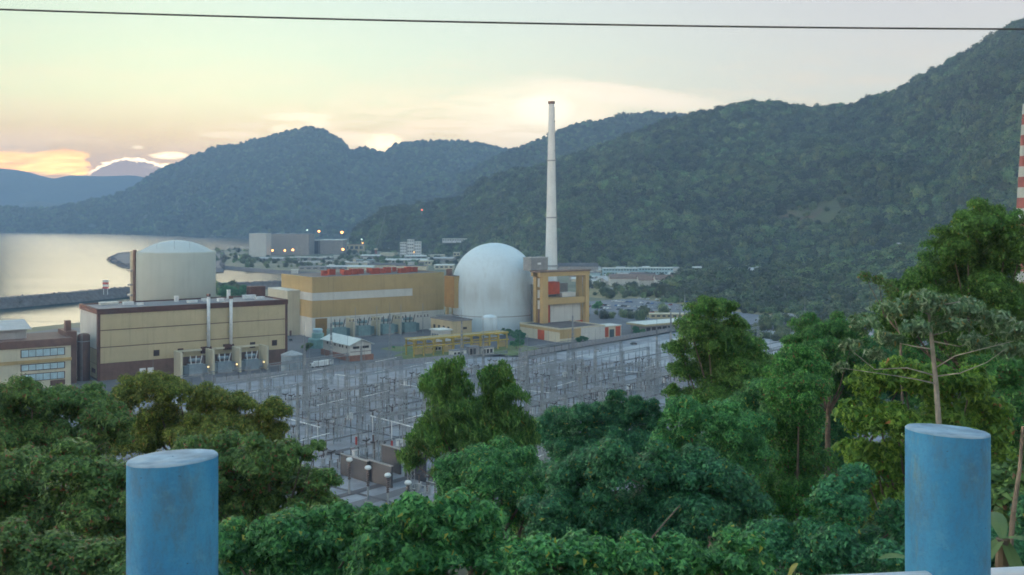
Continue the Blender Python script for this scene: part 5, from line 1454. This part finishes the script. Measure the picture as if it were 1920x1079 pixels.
def px_tree(name, label, Y, lobes, kind, seed, L=.34, Wd=.14, cl=.5, dens=2.4, per=6, droop=.25, flat=.8, spread_y=.5, trunk='bark', ragged=.22, trunk_px=None, tr=.3, cat='tree', group=None, sub=20):
    rnd = random.Random(seed)
    W3 = []
    for i, l in enumerate(lobes):
        px, py, rp = l[:3]
        y = Y + rnd.uniform(-1, 1) * spread_y * (rp / F * Y) * 2.0
        p = Wp(px, py, y); W3.append((p.x, p.y, p.z, rp / F * y))
    zmin = min(p[2] for p in W3)
    bx_ = sum(p[0] * p[3] for p in W3) / sum(p[3] for p in W3) if trunk_px is None else (trunk_px - CX) / F * Y
    by_ = Y
    bz = min(hz(bx_, by_), zmin - .8)
    t_ = thing(name, label, cat, (bx_, by_, bz), 0, group)
    loc = [(x - bx_, y - by_, z - bz, r) for x, y, z, r in W3]
    zm = sorted(l[2] for l in loc)[len(loc) // 2]; zlo = min(l[2] for l in loc)
    head = Vector((0, 0, max(.8, zlo * .9)))
    mb = MB()
    n = 5; prev = Vector((0, 0, -.6))
    for k in range(n):
        q = Vector((rnd.uniform(-.12, .12), rnd.uniform(-.12, .12), head.z * (k + 1) / n)); mb.bar(prev, q, tr * (1.25 - .12 * k), tr * (1.25 - .12 * (k + 1)), n=8, caps=False); prev = q
    limb_mesh(mb, prev, loc, tr * 1.3, rnd)
    part('trunk', mb, M[trunk], t_)
    K = .52
    V, Fq = leaf_cloud(loc, seed, cl, L * K, Wd * K * 1.15, per, dens * .88, droop, flat, ragged, sub=sub, eye=np.array([-bx_, -by_, H - bz]))
    link('crown', fast_mesh('crown', V, Fq, LM[kind]), t_)
    return t_
T = px_tree
# left mass
T('broadleaf_tree', 'dark dusky tree at the far left under the tan office block', 44, [(5, 770, 60), (60, 748, 46), (110, 765, 48), (165, 765, 48), (40, 830, 70), (130, 835, 66), (205, 800, 48), (-50, 790, 70)], 'dusky', 101)
T('broadleaf_tree', 'olive yellow crowned tree rising in front of the tan turbine building', 58, [(290, 730, 40), (245, 740, 38), (335, 738, 38), (395, 755, 42), (445, 762, 34), (505, 772, 34), (215, 770, 30), (300, 800, 58), (375, 815, 56), (450, 822, 52), (510, 815, 30), (245, 830, 50)], 'olive', 102, L=.36, cl=.55)
T('broadleaf_tree', 'dusky broad tree left of the taller blue post', 31, [(30, 905, 75), (120, 890, 70), (200, 905, 60), (60, 985, 85), (170, 985, 80), (250, 960, 50), (-40, 950, 70), (300, 900, 45)], 'dusky', 103, L=.3, cl=.42)
T('broadleaf_tree', 'brownish green tree filling the lower left corner', 22, [(20, 1060, 80), (120, 1065, 80), (210, 1070, 70), (-60, 1040, 70), (300, 1080, 70)], 'dusky', 104, L=.26, cl=.36)
T('broadleaf_tree', 'dusky tree just right of the left blue post', 33, [(430, 870, 62), (500, 865, 55), (460, 940, 70), (545, 915, 55), (380, 930, 60), (596, 836, 14), (570, 850, 22), (604, 905, 30), (595, 955, 50), (350, 870, 50)], 'dusky', 105, L=.3, cl=.42)
T('broadleaf_tree', 'green tree at the bottom between the left post and the bamboo', 25, [(540, 1020, 70), (640, 1000, 65), (700, 972, 38), (470, 1050, 65), (600, 1070, 70), (720, 1040, 70), (430, 1030, 50)], 'green', 106, L=.28, cl=.38)
T('broadleaf_tree', 'pale green spreading tree at bottom centre', 24, [(775, 968, 46), (850, 975, 56), (910, 990, 45), (820, 1045, 75), (920, 1060, 60), (750, 1060, 60)], 'green', 107, L=.34, cl=.42, trunk='bark_pale')
# centre
T('bamboo_clump', 'drooping feathery bamboo with twin plumes before the switchyard', 66, [(840, 712, 32), (812, 730, 26), (860, 735, 26), (935, 708, 26), (938, 745, 34), (930, 785, 40), (850, 775, 40), (892, 800, 46), (830, 815, 40), (785, 838, 28), (766, 862, 18), (955, 825, 42), (978, 855, 32), (870, 850, 60), (985, 800, 18)],
  'bamboo', 108, L=.95, Wd=.15, cl=.62, per=7, dens=1.9, droop=.9, flat=.95, ragged=.75, cat='bamboo', sub=26)
T('broadleaf_tree', 'rounded bright green tree directly below the bamboo plumes', 44, [(890, 880, 52), (950, 865, 50), (850, 890, 38), (925, 920, 66), (1000, 905, 50), (985, 960, 60), (860, 940, 46)], 'green', 109)
T('broadleaf_tree', 'deep green flat crowned tree between the bamboo and the tall right tree', 76, [(1045, 800, 38), (1090, 788, 38), (1135, 785, 36), (1158, 748, 18), (1152, 765, 22), (1205, 768, 28), (1180, 790, 38), (1225, 790, 24), (1060, 845, 45), (1120, 845, 52), (1185, 845, 55), (1235, 835, 42), (1020, 815, 26)], 'deep', 110, L=.42, cl=.6)
T('broadleaf_tree', 'wide dense green tree at right of centre below the deep green crown', 35, [(1075, 905, 66), (1150, 885, 66), (1235, 885, 66), (1320, 905, 66), (1105, 980, 76), (1200, 985, 82), (1300, 985, 78), (1040, 970, 55), (1385, 950, 55)], 'deep', 111, L=.3, cl=.42)
T('broadleaf_tree', 'yellow flecked tree along the bottom edge right of centre', 21, [(1010, 1050, 55), (1095, 1060, 60), (1190, 1050, 60), (1280, 1065, 60), (1380, 1060, 60)], 'green', 112, L=.26, cl=.34)
# right
T('broadleaf_tree', 'tall irregular green tree standing over the right end of the switchyard', 72, [(1322, 585, 36), (1352, 580, 25), (1374, 612, 26), (1298, 630, 42), (1348, 642, 48), (1276, 658, 28), (1400, 655, 40), (1335, 700, 60), (1395, 708, 56), (1285, 700, 30), (1262, 738, 17), (1345, 765, 60), (1432, 688, 36), (1430, 745, 48), (1290, 758, 32)], 'bamboo', 113, L=.4, Wd=.17, cl=.58, ragged=.4)
T('broadleaf_tree', 'fresh green tree below the tall irregular tree', 48, [(1285, 790, 46), (1360, 800, 52), (1305, 850, 56), (1395, 850, 58), (1420, 800, 36), (1250, 830, 30)], 'green', 114)
T('broadleaf_tree', 'round dark tree right of the tall irregular tree above the vine column', 84, [(1515, 618, 34), (1565, 616, 34), (1600, 635, 26), (1545, 655, 46), (1488, 648, 26), (1605, 680, 30), (1575, 720, 45), (1500, 700, 40)], 'vine', 115, L=.44, cl=.62)
T('vine_covered_tree', 'tree wrapped in a column of hanging vines right of centre', 50, [(1500, 688, 38), (1468, 700, 30), (1532, 706, 34), (1498, 750, 54), (1490, 810, 56), (1498, 870, 58), (1480, 935, 60), (1520, 990, 60), (1440, 960, 40), (1545, 930, 34)], 'vine', 116, L=.24, Wd=.15, cl=.42, dens=2.6, droop=.6, flat=1.05, ragged=.15)
T('broadleaf_tree', 'bright lime leaved tree left of the right blue post', 40, [(1635, 722, 40), (1695, 712, 46), (1760, 725, 46), (1822, 718, 40), (1615, 785, 40), (1680, 795, 56), (1760, 805, 60), (1830, 790, 52), (1640, 872, 50), (1705, 880, 56), (1600, 845, 30), (1640, 945, 46), (1780, 880, 66), (1710, 955, 56), (1790, 960, 60), (1850, 860, 50)], 'lime', 117, L=.5, Wd=.22, cl=.62, per=5, droop=.5, dens=2.7)
T('broadleaf_tree', 'largest dark tree towering at the right edge above the horizon', 58, [(1848, 412, 40), (1815, 432, 38), (1888, 432, 40), (1785, 466, 42), (1850, 478, 64), (1910, 490, 52), (1752, 515, 46), (1820, 548, 70), (1712, 545, 40), (1680, 570, 34), (1885, 575, 72), (1750, 595, 64), (1684, 615, 42), (1935, 620, 66), (1840, 645, 70)], 'bamboo', 118, L=.36, Wd=.16, cl=.5, ragged=.35)
T('broadleaf_tree', 'dark tree at the right edge behind the right blue post', 47, [(1880, 700, 55), (1905, 790, 66), (1850, 870, 66), (1905, 950, 76), (1935, 870, 60), (1820, 960, 60)], 'vine', 119, L=.32)
T('broadleaf_tree', 'shaded tree low between the vine column and the right post', 27, [(1570, 950, 55), (1560, 1035, 66), (1640, 1030, 55), (1450, 1030, 60), (1690, 980, 50), (1600, 900, 36)], 'deep', 120, L=.26, cl=.36)
T('broadleaf_tree', 'shaded tree behind the rail at the lower right corner', 23, [(1840, 1030, 55), (1905, 1040, 60), (1760, 1050, 55), (1940, 970, 50), (1690, 1070, 60)], 'deep', 121, L=.26, cl=.36)
T('sapling', 'sparse twig tip reaching out left of the towering dark tree', 56, [(1622, 520, 14), (1648, 528, 15), (1668, 545, 16)], 'dusky', 122, dens=1.0, tr=.1, trunk_px=1690)

T('broadleaf_tree', 'dense dark tree filling the gap behind the vine column and the lime tree', 92, [(1440, 700, 50), (1500, 680, 44), (1570, 690, 50), (1630, 670, 46), (1680, 650, 40), (1600, 760, 60), (1450, 790, 60), (1540, 800, 60), (1660, 740, 60), (1420, 870, 55), (1580, 870, 60), (1700, 700, 50)], 'deep', 123, L=.46, cl=.6)
T('broadleaf_tree', 'dark tree filling the right edge under the towering crown', 74, [(1700, 620, 50), (1780, 630, 60), (1860, 640, 60), (1920, 660, 60), (1740, 700, 60), (1820, 720, 65), (1900, 740, 65), (1720, 800, 60), (1800, 820, 66), (1880, 840, 66), (1950, 760, 60)], 'vine', 124, L=.42, cl=.56)
T('broadleaf_tree', 'dark tree closing the canopy between the tall tree and the vine column', 60, [(1400, 780, 50), (1450, 820, 50), (1400, 880, 55), (1460, 900, 55), (1350, 860, 50), (1440, 740, 36)], 'green', 125, L=.36)
# cecropia: pale trunk, bare branches, umbrella rosettes
def cecropia():
    Y = 36.0
    bx_ = (1762 - CX) / F * Y
    bz = hz(bx_, Y)
    t_ = thing('cecropia_tree', 'pale trunked umbrella tree with grey green rosettes above the right post', 'tree', (bx_, Y, bz))
    def L_(px, py, dy=0.0): p = Wp(px, py, Y + dy); return Vector((p.x - bx_, p.y - Y, p.z - bz))
    tp = [Vector((0, 0, -.5)), L_(1764, 900), L_(1760, 790), L_(1755, 720), L_(1748, 650), L_(1744, 600), L_(1738, 565)]
    mb = MB()
    for k in range(len(tp) - 1): mb.bar(tp[k], tp[k + 1], .125 - .012 * k, .113 - .012 * k, n=10, caps=False)
    part('trunk', mb, M['bark_pale'], t_)
    rn = random.Random(5)
    tips = []
    for a, pts in (((1755, 705), ((1700, 690), (1640, 693), (1600, 660))), ((1755, 706), ((1800, 700), (1850, 680), (1885, 655))), ((1754, 690), ((1790, 668), (1840, 655), (1900, 640))), ((1748, 655), ((1715, 650), (1670, 640), (1640, 610))),
                   ((1746, 630), ((1780, 620), (1830, 600), (1870, 590))), ((1742, 590), ((1720, 580), (1690, 570))), ((1742, 585), ((1765, 572), (1800, 566))), ((1756, 720), ((1720, 712), (1680, 705), (1575, 690))), ((1740, 570), ((1738, 560),)), ((1748, 640), ((1800, 650), (1860, 625), (1925, 600)))):
        prev = L_(*a); mb = MB(); dy = 0; step = rn.uniform(-.8, .8)
        for i, q in enumerate(pts):
            dy += step; c = L_(*q, dy); mb.bar(prev, c, .027 - .006 * i, .021 - .006 * i, n=6); prev = c
        part('branch', mb, M['bark_pale'], t_)
        tips.append(prev)
        for k in range(4):
            tips.append(prev + Vector((rn.uniform(-.9, .9), rn.uniform(-.9, .9), rn.uniform(-.15, .5))))
    lob = []
    for px, py, rp in ((1690, 580, 38), (1742, 568, 40), (1800, 580, 42), (1628, 610, 34), (1862, 604, 40), (1908, 622, 38), (1668, 640, 32), (1825, 642, 30), (1594, 648, 24), (1780, 606, 34), (1715, 618, 32), (1892, 660, 30), (1575, 690, 15), (1640, 665, 22)):
        p = L_(px, py, rn.uniform(-1.4, 1.4)); lob.append((p.x, p.y, p.z, rp * .84 / F * Y))
    V, Fq = leaf_cloud(lob, 9, .4, .25, .095, 6, 1.2, .6, .5, .45, sub=18)
    link('crown', fast_mesh('crown', V, Fq, LM['cecropia']), t_)
cecropia()

# bare limbs and pale trunks showing through the canopy
def limb(label, pts, Y, r, m='bark_pale'):
    a = Wp(*pts[0], Y); bz = a.z
    t_ = thing('bare_limb', label, 'branch', a)
    mb = MB(); n = len(pts)
    for k in range(n - 1):
        p, q = Wp(*pts[k], Y + .3 * k) - a, Wp(*pts[k + 1], Y + .3 * (k + 1)) - a
        mb.bar(p, q, r * (1 - .7 * k / n), r * (1 - .7 * (k + 1) / n), n=8)
    part('limb', mb, M[m], t_)
limb('bare grey limb slanting through the canopy right of centre', [(1185, 1085), (1200, 1040), (1225, 1005), (1255, 970), (1275, 948)], 21.5, .03, 'bark')
limb('mottled trunk leaning at the right edge', [(1888, 1100), (1900, 960), (1912, 880), (1918, 800)], 20, .06, 'bark')

# slope forest between the near trees and the plant: copies of two built trees
SRC = []
for k, (kind, sd) in enumerate((('deep', 201), ('green', 202), ('dusky', 203))):
    rn = random.Random(sd)
    lob = [(rn.uniform(-2.6, 2.6), rn.uniform(-2.6, 2.6), 8 + rn.uniform(-1.6, 2.2), rn.uniform(1.5, 2.3)) for _ in range(9)]
    V, Fq = leaf_cloud(lob, sd, .7, .36, .18, 5, 1.9)
    mb = MB(); mb.bar((0, 0, -1), (0, 0, 6), .3, .2, n=8); limb_mesh(mb, (0, 0, 5.6), lob, .3, rn)
    SRC.append((fast_mesh('crown', V, Fq, LM[kind]), mb.mesh('trunk', M['bark'])))
rn = random.Random(77)
cnt = 0
for k in range(900):
    Y = rn.uniform(26, 235); X = rn.uniform(-.62, .62) * Y
    s = rn.uniform(.8, 1.35); z = hz(X, Y)
    px, pyt = CX + F * X / Y, HZ + F * (H - z - 11.2 * s) / Y
    lim = 960 if 560 < px < 1000 else (900 if px < 1250 else 800)
    if pyt < lim or px < -250 or px > 2170: continue
    if pyt > 1250: continue
    cnt += 1
    if cnt > 95: break
    j = rn.randrange(3)
    nm = ['deep green', 'fresh green', 'dusky green'][j]
    t_ = thing('slope_tree', f'{nm} slope tree half hidden in the canopy below the road', 'tree', (X, Y, z), rn.uniform(0, 6.28), nm + ' trees on the slope')
    t_.scale = (s, s, s)
    link('trunk', SRC[j][1], t_); link('crown', SRC[j][0], t_)
# undergrowth carpet on the slope
r = np.random.default_rng(31)
pts = []
for k in range(5200):
    Y = 9.5 + 60 * r.random() ** 1.4; X = r.uniform(-.62, .62) * Y + r.uniform(-1, 1)
    pts.append((X, Y, hz(X, Y) + r.uniform(0.0, .9), .45))
pts = np.array(pts)
V = []
for k in range(6):
    th = r.random(len(pts)) * 6.28; d = np.stack([np.cos(th), np.sin(th), r.uniform(-.1, .9, len(pts))], 1); d = norm(d)
    s = norm(np.cross(d, np.array([0, 0, 1.0]) + r.normal(0, .3, (len(pts), 3))))
    ln = r.uniform(.3, .75, len(pts))[:, None]
    c = pts[:, :3]
    V.append(np.stack([c, c + d * ln * .5 + s * ln * .18, c + d * ln - np.array([0, 0, .2]) * ln, c + d * ln * .5 - s * ln * .18], 1))
V = np.concatenate(V).reshape(-1, 3)
tag(link('undergrowth', fast_mesh('undergrowth', V, np.arange(len(V)).reshape(-1, 4), LM['deep'])), 'leafy undergrowth carpeting the slope below the road', None, kind='stuff')

# banana plants
M['banana'] = leafmat('leaf_banana', (0.07, 0.13, 0.05), (0.09, 0.16, 0.06), (0.11, 0.18, 0.07), trans=.35)
M['banana_yellow'] = leafmat('leaf_banana_yellow', (0.20, 0.22, 0.06), (0.23, 0.24, 0.06), (0.25, 0.25, 0.07), trans=.35)
def banana(label, px, py, Y, leaves, m):
    p = Wp(px, py, Y); bz = hz(p.x, Y)
    t_ = thing('banana_plant', label, 'plant', (p.x, Y, bz))
    hh = p.z - bz
    mb = MB(); mb.bar((0, 0, -.2), (0, 0, hh), .11, .06, n=8); part('stem', mb, M['bark'], t_)
    for (ax, ay, az, ln, w) in leaves:
        d = Vector((ax, ay, az)).normalized(); s = d.cross(Vector((0, 0, 1))).normalized(); mb = MB(); vs = []
        n = 9
        for i in range(n + 1):
            tt = i / n; c = Vector((0, 0, hh)) + d * ln * tt - Vector((0, 0, 1)) * ln * .35 * tt * tt; ww = w * math.sin(math.pi * min(1, .06 + tt * .93)) ** .6
            vs += [c + s * ww + Vector((0, 0, .25 * ww)), c, c - s * ww + Vector((0, 0, .25 * ww))]
        fs = []
        for i in range(n): fs += [(i * 3, i * 3 + 1, i * 3 + 4, i * 3 + 3), (i * 3 + 1, i * 3 + 2, i * 3 + 5, i * 3 + 4)]
        mb.add(vs, fs); part('leaf', mb, M[m], t_)
banana('banana plant with a broad leaf just left of the right post', 1722, 1058, 9, [(-1, -.1, .55, .42, .07), (.9, .3, .6, .5, .08), (.2, .8, .9, .6, .08)], 'banana')
banana('banana plant fronds right of the right post behind the rail', 1880, 1010, 9.5, [(-.5, -.3, -.2, .5, .07), (.5, -.5, .2, .5, .07), (.2, .8, .5, .6, .08), (.1, -.6, -.5, .5, .07)], 'banana')
banana('yellowing leaf tip poking up at the bottom edge', 1478, 1085, 8, [(.4, .1, .9, .2, .035)], 'banana_yellow')

# bushes in the plant
def bush(label, px, py, r_px, kind='deep', n=4, seed=1, stretch=1.0):
    g = G(px, py); s = r_px / F * g.y; rnd = random.Random(seed)
    t_ = thing('bush', label, 'bush', g)
    lob = [(rnd.uniform(-1, 1) * s * .8 * stretch, rnd.uniform(-.5, .5) * s, s * rnd.uniform(.7, 1.5), s * rnd.uniform(.55, .8)) for _ in range(n)]
    V, Fq = leaf_cloud(lob, seed, s * .3, s * .2, s * .1, 4, 1.8); link('foliage', fast_mesh('foliage', V, Fq, LM[kind]), t_)
    mb = MB(); mb.bar((0, 0, -.2), (0, 0, s), s * .08, s * .05, n=6); part('stem', mb, M['bark'], t_)
for k, a in enumerate((('dark green bush left of the workshop before the dome', 950, 632, 9, 'deep', 5), ('tall green bush between the white tank and the workshop', 972, 640, 11, 'deep', 6), ('leafy tree clump in front of the pipe rack end', 968, 655, 10, 'deep', 5), ('dark round bush before the cream workshop', 1092, 645, 8, 'deep', 3),
                       ('dark bush before the long white roofed building', 1198, 630, 9, 'deep', 4), ('small bush on the lawn by the pipe rack', 740, 656, 4, 'deep', 2), ('dark tree beside the grey storage tank', 575, 660, 9, 'dusky', 4), ('round tree at the car park beyond the portal', 1120, 583, 9, 'green', 4),
                       ('dark low tree beside the lagoon behind the turbine building', 430, 563, 15, 'deep', 6), ('second dark tree beside the lagoon', 462, 560, 12, 'deep', 5), ('bush at the car park edge right of the tan lodge', 1345, 620, 9, 'green', 4))):
    bush(*a, seed=300 + k)

# ================================================================== ROADSIDE
def post_mat():
    m = bpy.data.materials.new('blue_post_paint'); m.use_nodes = True
    t = NT(m.node_tree); b = m.node_tree.nodes['Principled BSDF']
    co = t.n('ShaderNodeTexCoord').outputs['Object']
    c = t.mix(t.ss(t.noise(t.mapv(co, (4, 4, 2)), 1.5, 5, .65), .35, .7), (0.016, 0.165, 0.34, 1), (0.045, 0.235, 0.41, 1))
    c = t.mix(t.m('MULTIPLY', t.ss(t.noise(t.mapv(co, (7, 7, 3)), 1.2, 6, .75), .46, .66), .7), c, (0.05, 0.11, 0.15, 1))      # grime
    c = t.mix(t.m('MULTIPLY', t.ss(t.noise(co, 26, 4, .6), .55, .72), .25), c, (0.12, 0.30, 0.42, 1))                               # rubbed paint
    c = t.mix(t.m('MULTIPLY', t.ss(t.noise(t.mapv(co, (40, 40, 120)), 1.0, 5, .75), .655, .70), .8), c, (0.015, 0.04, 0.065, 1))
    c = t.mix(t.m('MULTIPLY', t.ss(t.noise(co, 130, 3, .7), .45, .7), .22), c, (0.02, 0.075, 0.13, 1))                             # rough grain     # pits
    c = t.mix(t.m('MULTIPLY', t.ss(t.noise(t.mapv(co, (14, 14, 3)), 1.1, 4, .7), .60, .74), .35), c, (0.17, 0.20, 0.13, 1))        # lichen
    m.node_tree.links.new(c, b.inputs['Base Color'])
    b.inputs['Roughness'].default_value = .62; b.inputs['Specular IOR Level'].default_value = .35
    bn = t.n('ShaderNodeBump'); bn.inputs['Strength'].default_value = .5; bn.inputs['Distance'].default_value = .004
    t.inp(bn.inputs['Height'], t.m('ADD', t.noise(co, 60, 5, .7), t.noise(co, 14, 3, .5)))
    m.node_tree.links.new(bn.outputs[0], b.inputs['Normal'])
    return m
M['post'] = post_mat()
dm('post_top', (0.19, 0.29, 0.38), var=.35, scale=14, c2=(0.28, 0.36, 0.43), c2amt=.8, bump=.4, bscale=40)
def rpost(label, pxc, wpx, pyt, slope):
    Y = .2 * F / wpx; p = Wp(pxc, pyt, Y)
    t_ = thing('railing_post', label, 'post', (p.x, p.y, 81.4))
    h = p.z - 81.4
    n = 64; mb = MB(); vs = []; zs = [0, .3, .6, .8, h - .005]
    for j, z in enumerate(zs):
        for k in range(n):
            a = 2 * math.pi * k / n; x, y = .1 * math.cos(a), .1 * math.sin(a)
            wob = 1 + .006 * noise.noise(Vector((x * 22, y * 22, z * 9)))
            vs.append((x * wob, y * wob, z + (slope * x - .045 * y if j == len(zs) - 1 else 0)))
    fs = [(j * n + k, j * n + (k + 1) % n, (j + 1) * n + (k + 1) % n, (j + 1) * n + k) for j in range(len(zs) - 1) for k in range(n)]
    mb.add(vs, fs); part('shaft', mb, M['post'], t_, smooth=True)
    mb = MB(); vs = []
    for rr_, dz_ in ((.1, -.005), (.0992, -.002), (.097, 0), (.06, .0005), (.002, .001)):
        for k in range(n):
            a = 2 * math.pi * k / n; x, y = rr_ * math.cos(a), rr_ * math.sin(a)
            vs.append((x, y, h + dz_ + slope * x - .045 * y + .0016 * noise.noise(Vector((x * 40, y * 40, 3)))))
    fs = [(j * n + k, j * n + (k + 1) % n, (j + 1) * n + (k + 1) % n, (j + 1) * n + k) for j in range(4) for k in range(n)]
    mb.add(vs, fs); part('cap', mb, M['post_top'], t_, smooth=True)
    return t_
rpost('round blue painted concrete post at the left, grey worn top', 324, 164, 857, .05)
rpost('round blue painted concrete post at the right, crossed by a rail', 1776, 148, 806, -.05)
dm('rail_paint', (0.62, 0.66, 0.70), rough=.4, var=.12, scale=8)
a, b_ = Wp(1560, 1094, 2.42), Wp(1960, 1075, 2.62)
t_ = thing('guard_rail', 'pale grey tubular guard rail passing the right blue post', 'rail', (a.x, a.y, a.z))
d = (b_ - a); mb = MB()
mb.bar(-d * 4.5, d * 3, .019, n=16); part('tube', mb, M['rail_paint'], t_, smooth=True)
# overhead wire
dm('wire', (0.075, 0.08, 0.08), rough=.5)
t_ = thing('overhead_wire', 'single dark overhead wire crossing the sky', 'wire', (0, 9, 0))
mb = MB(); pts = []
for k in range(41):
    px = -900 + 3720 * k / 40
    py = 21 + 36.5 * (px / 1890) + 7 * (1 - ((px - 960) / 960) ** 2)
    pts.append(Wp(px, py - 3, 9.0) - Vector((0, 9, 0)))
mb.tube(pts, .0085, 8); part('cable', mb, M['wire'], t_)


# ================================================================== HAZE
hz_m = bpy.data.materials.new('haze'); hz_m.use_nodes = True
hz_m.node_tree.nodes.clear()
t = NT(hz_m.node_tree)
pv = t.n('ShaderNodeVolumePrincipled'); mo_ = t.n('ShaderNodeOutputMaterial')
pv.inputs['Color'].default_value = (0.50, 0.71, 1.0, 1); pv.inputs['Density'].default_value = 0.00013; pv.inputs['Anisotropy'].default_value = 0.0
hz_m.node_tree.links.new(pv.outputs[0], mo_.inputs['Volume'])
mb = MB(); mb.box(-7600, 7600, -450, 9950, -14, 640)
o = part('haze', mb, hz_m, None); o['kind'] = 'stuff'; o['label'] = 'thin blue evening haze over the bay and hills'
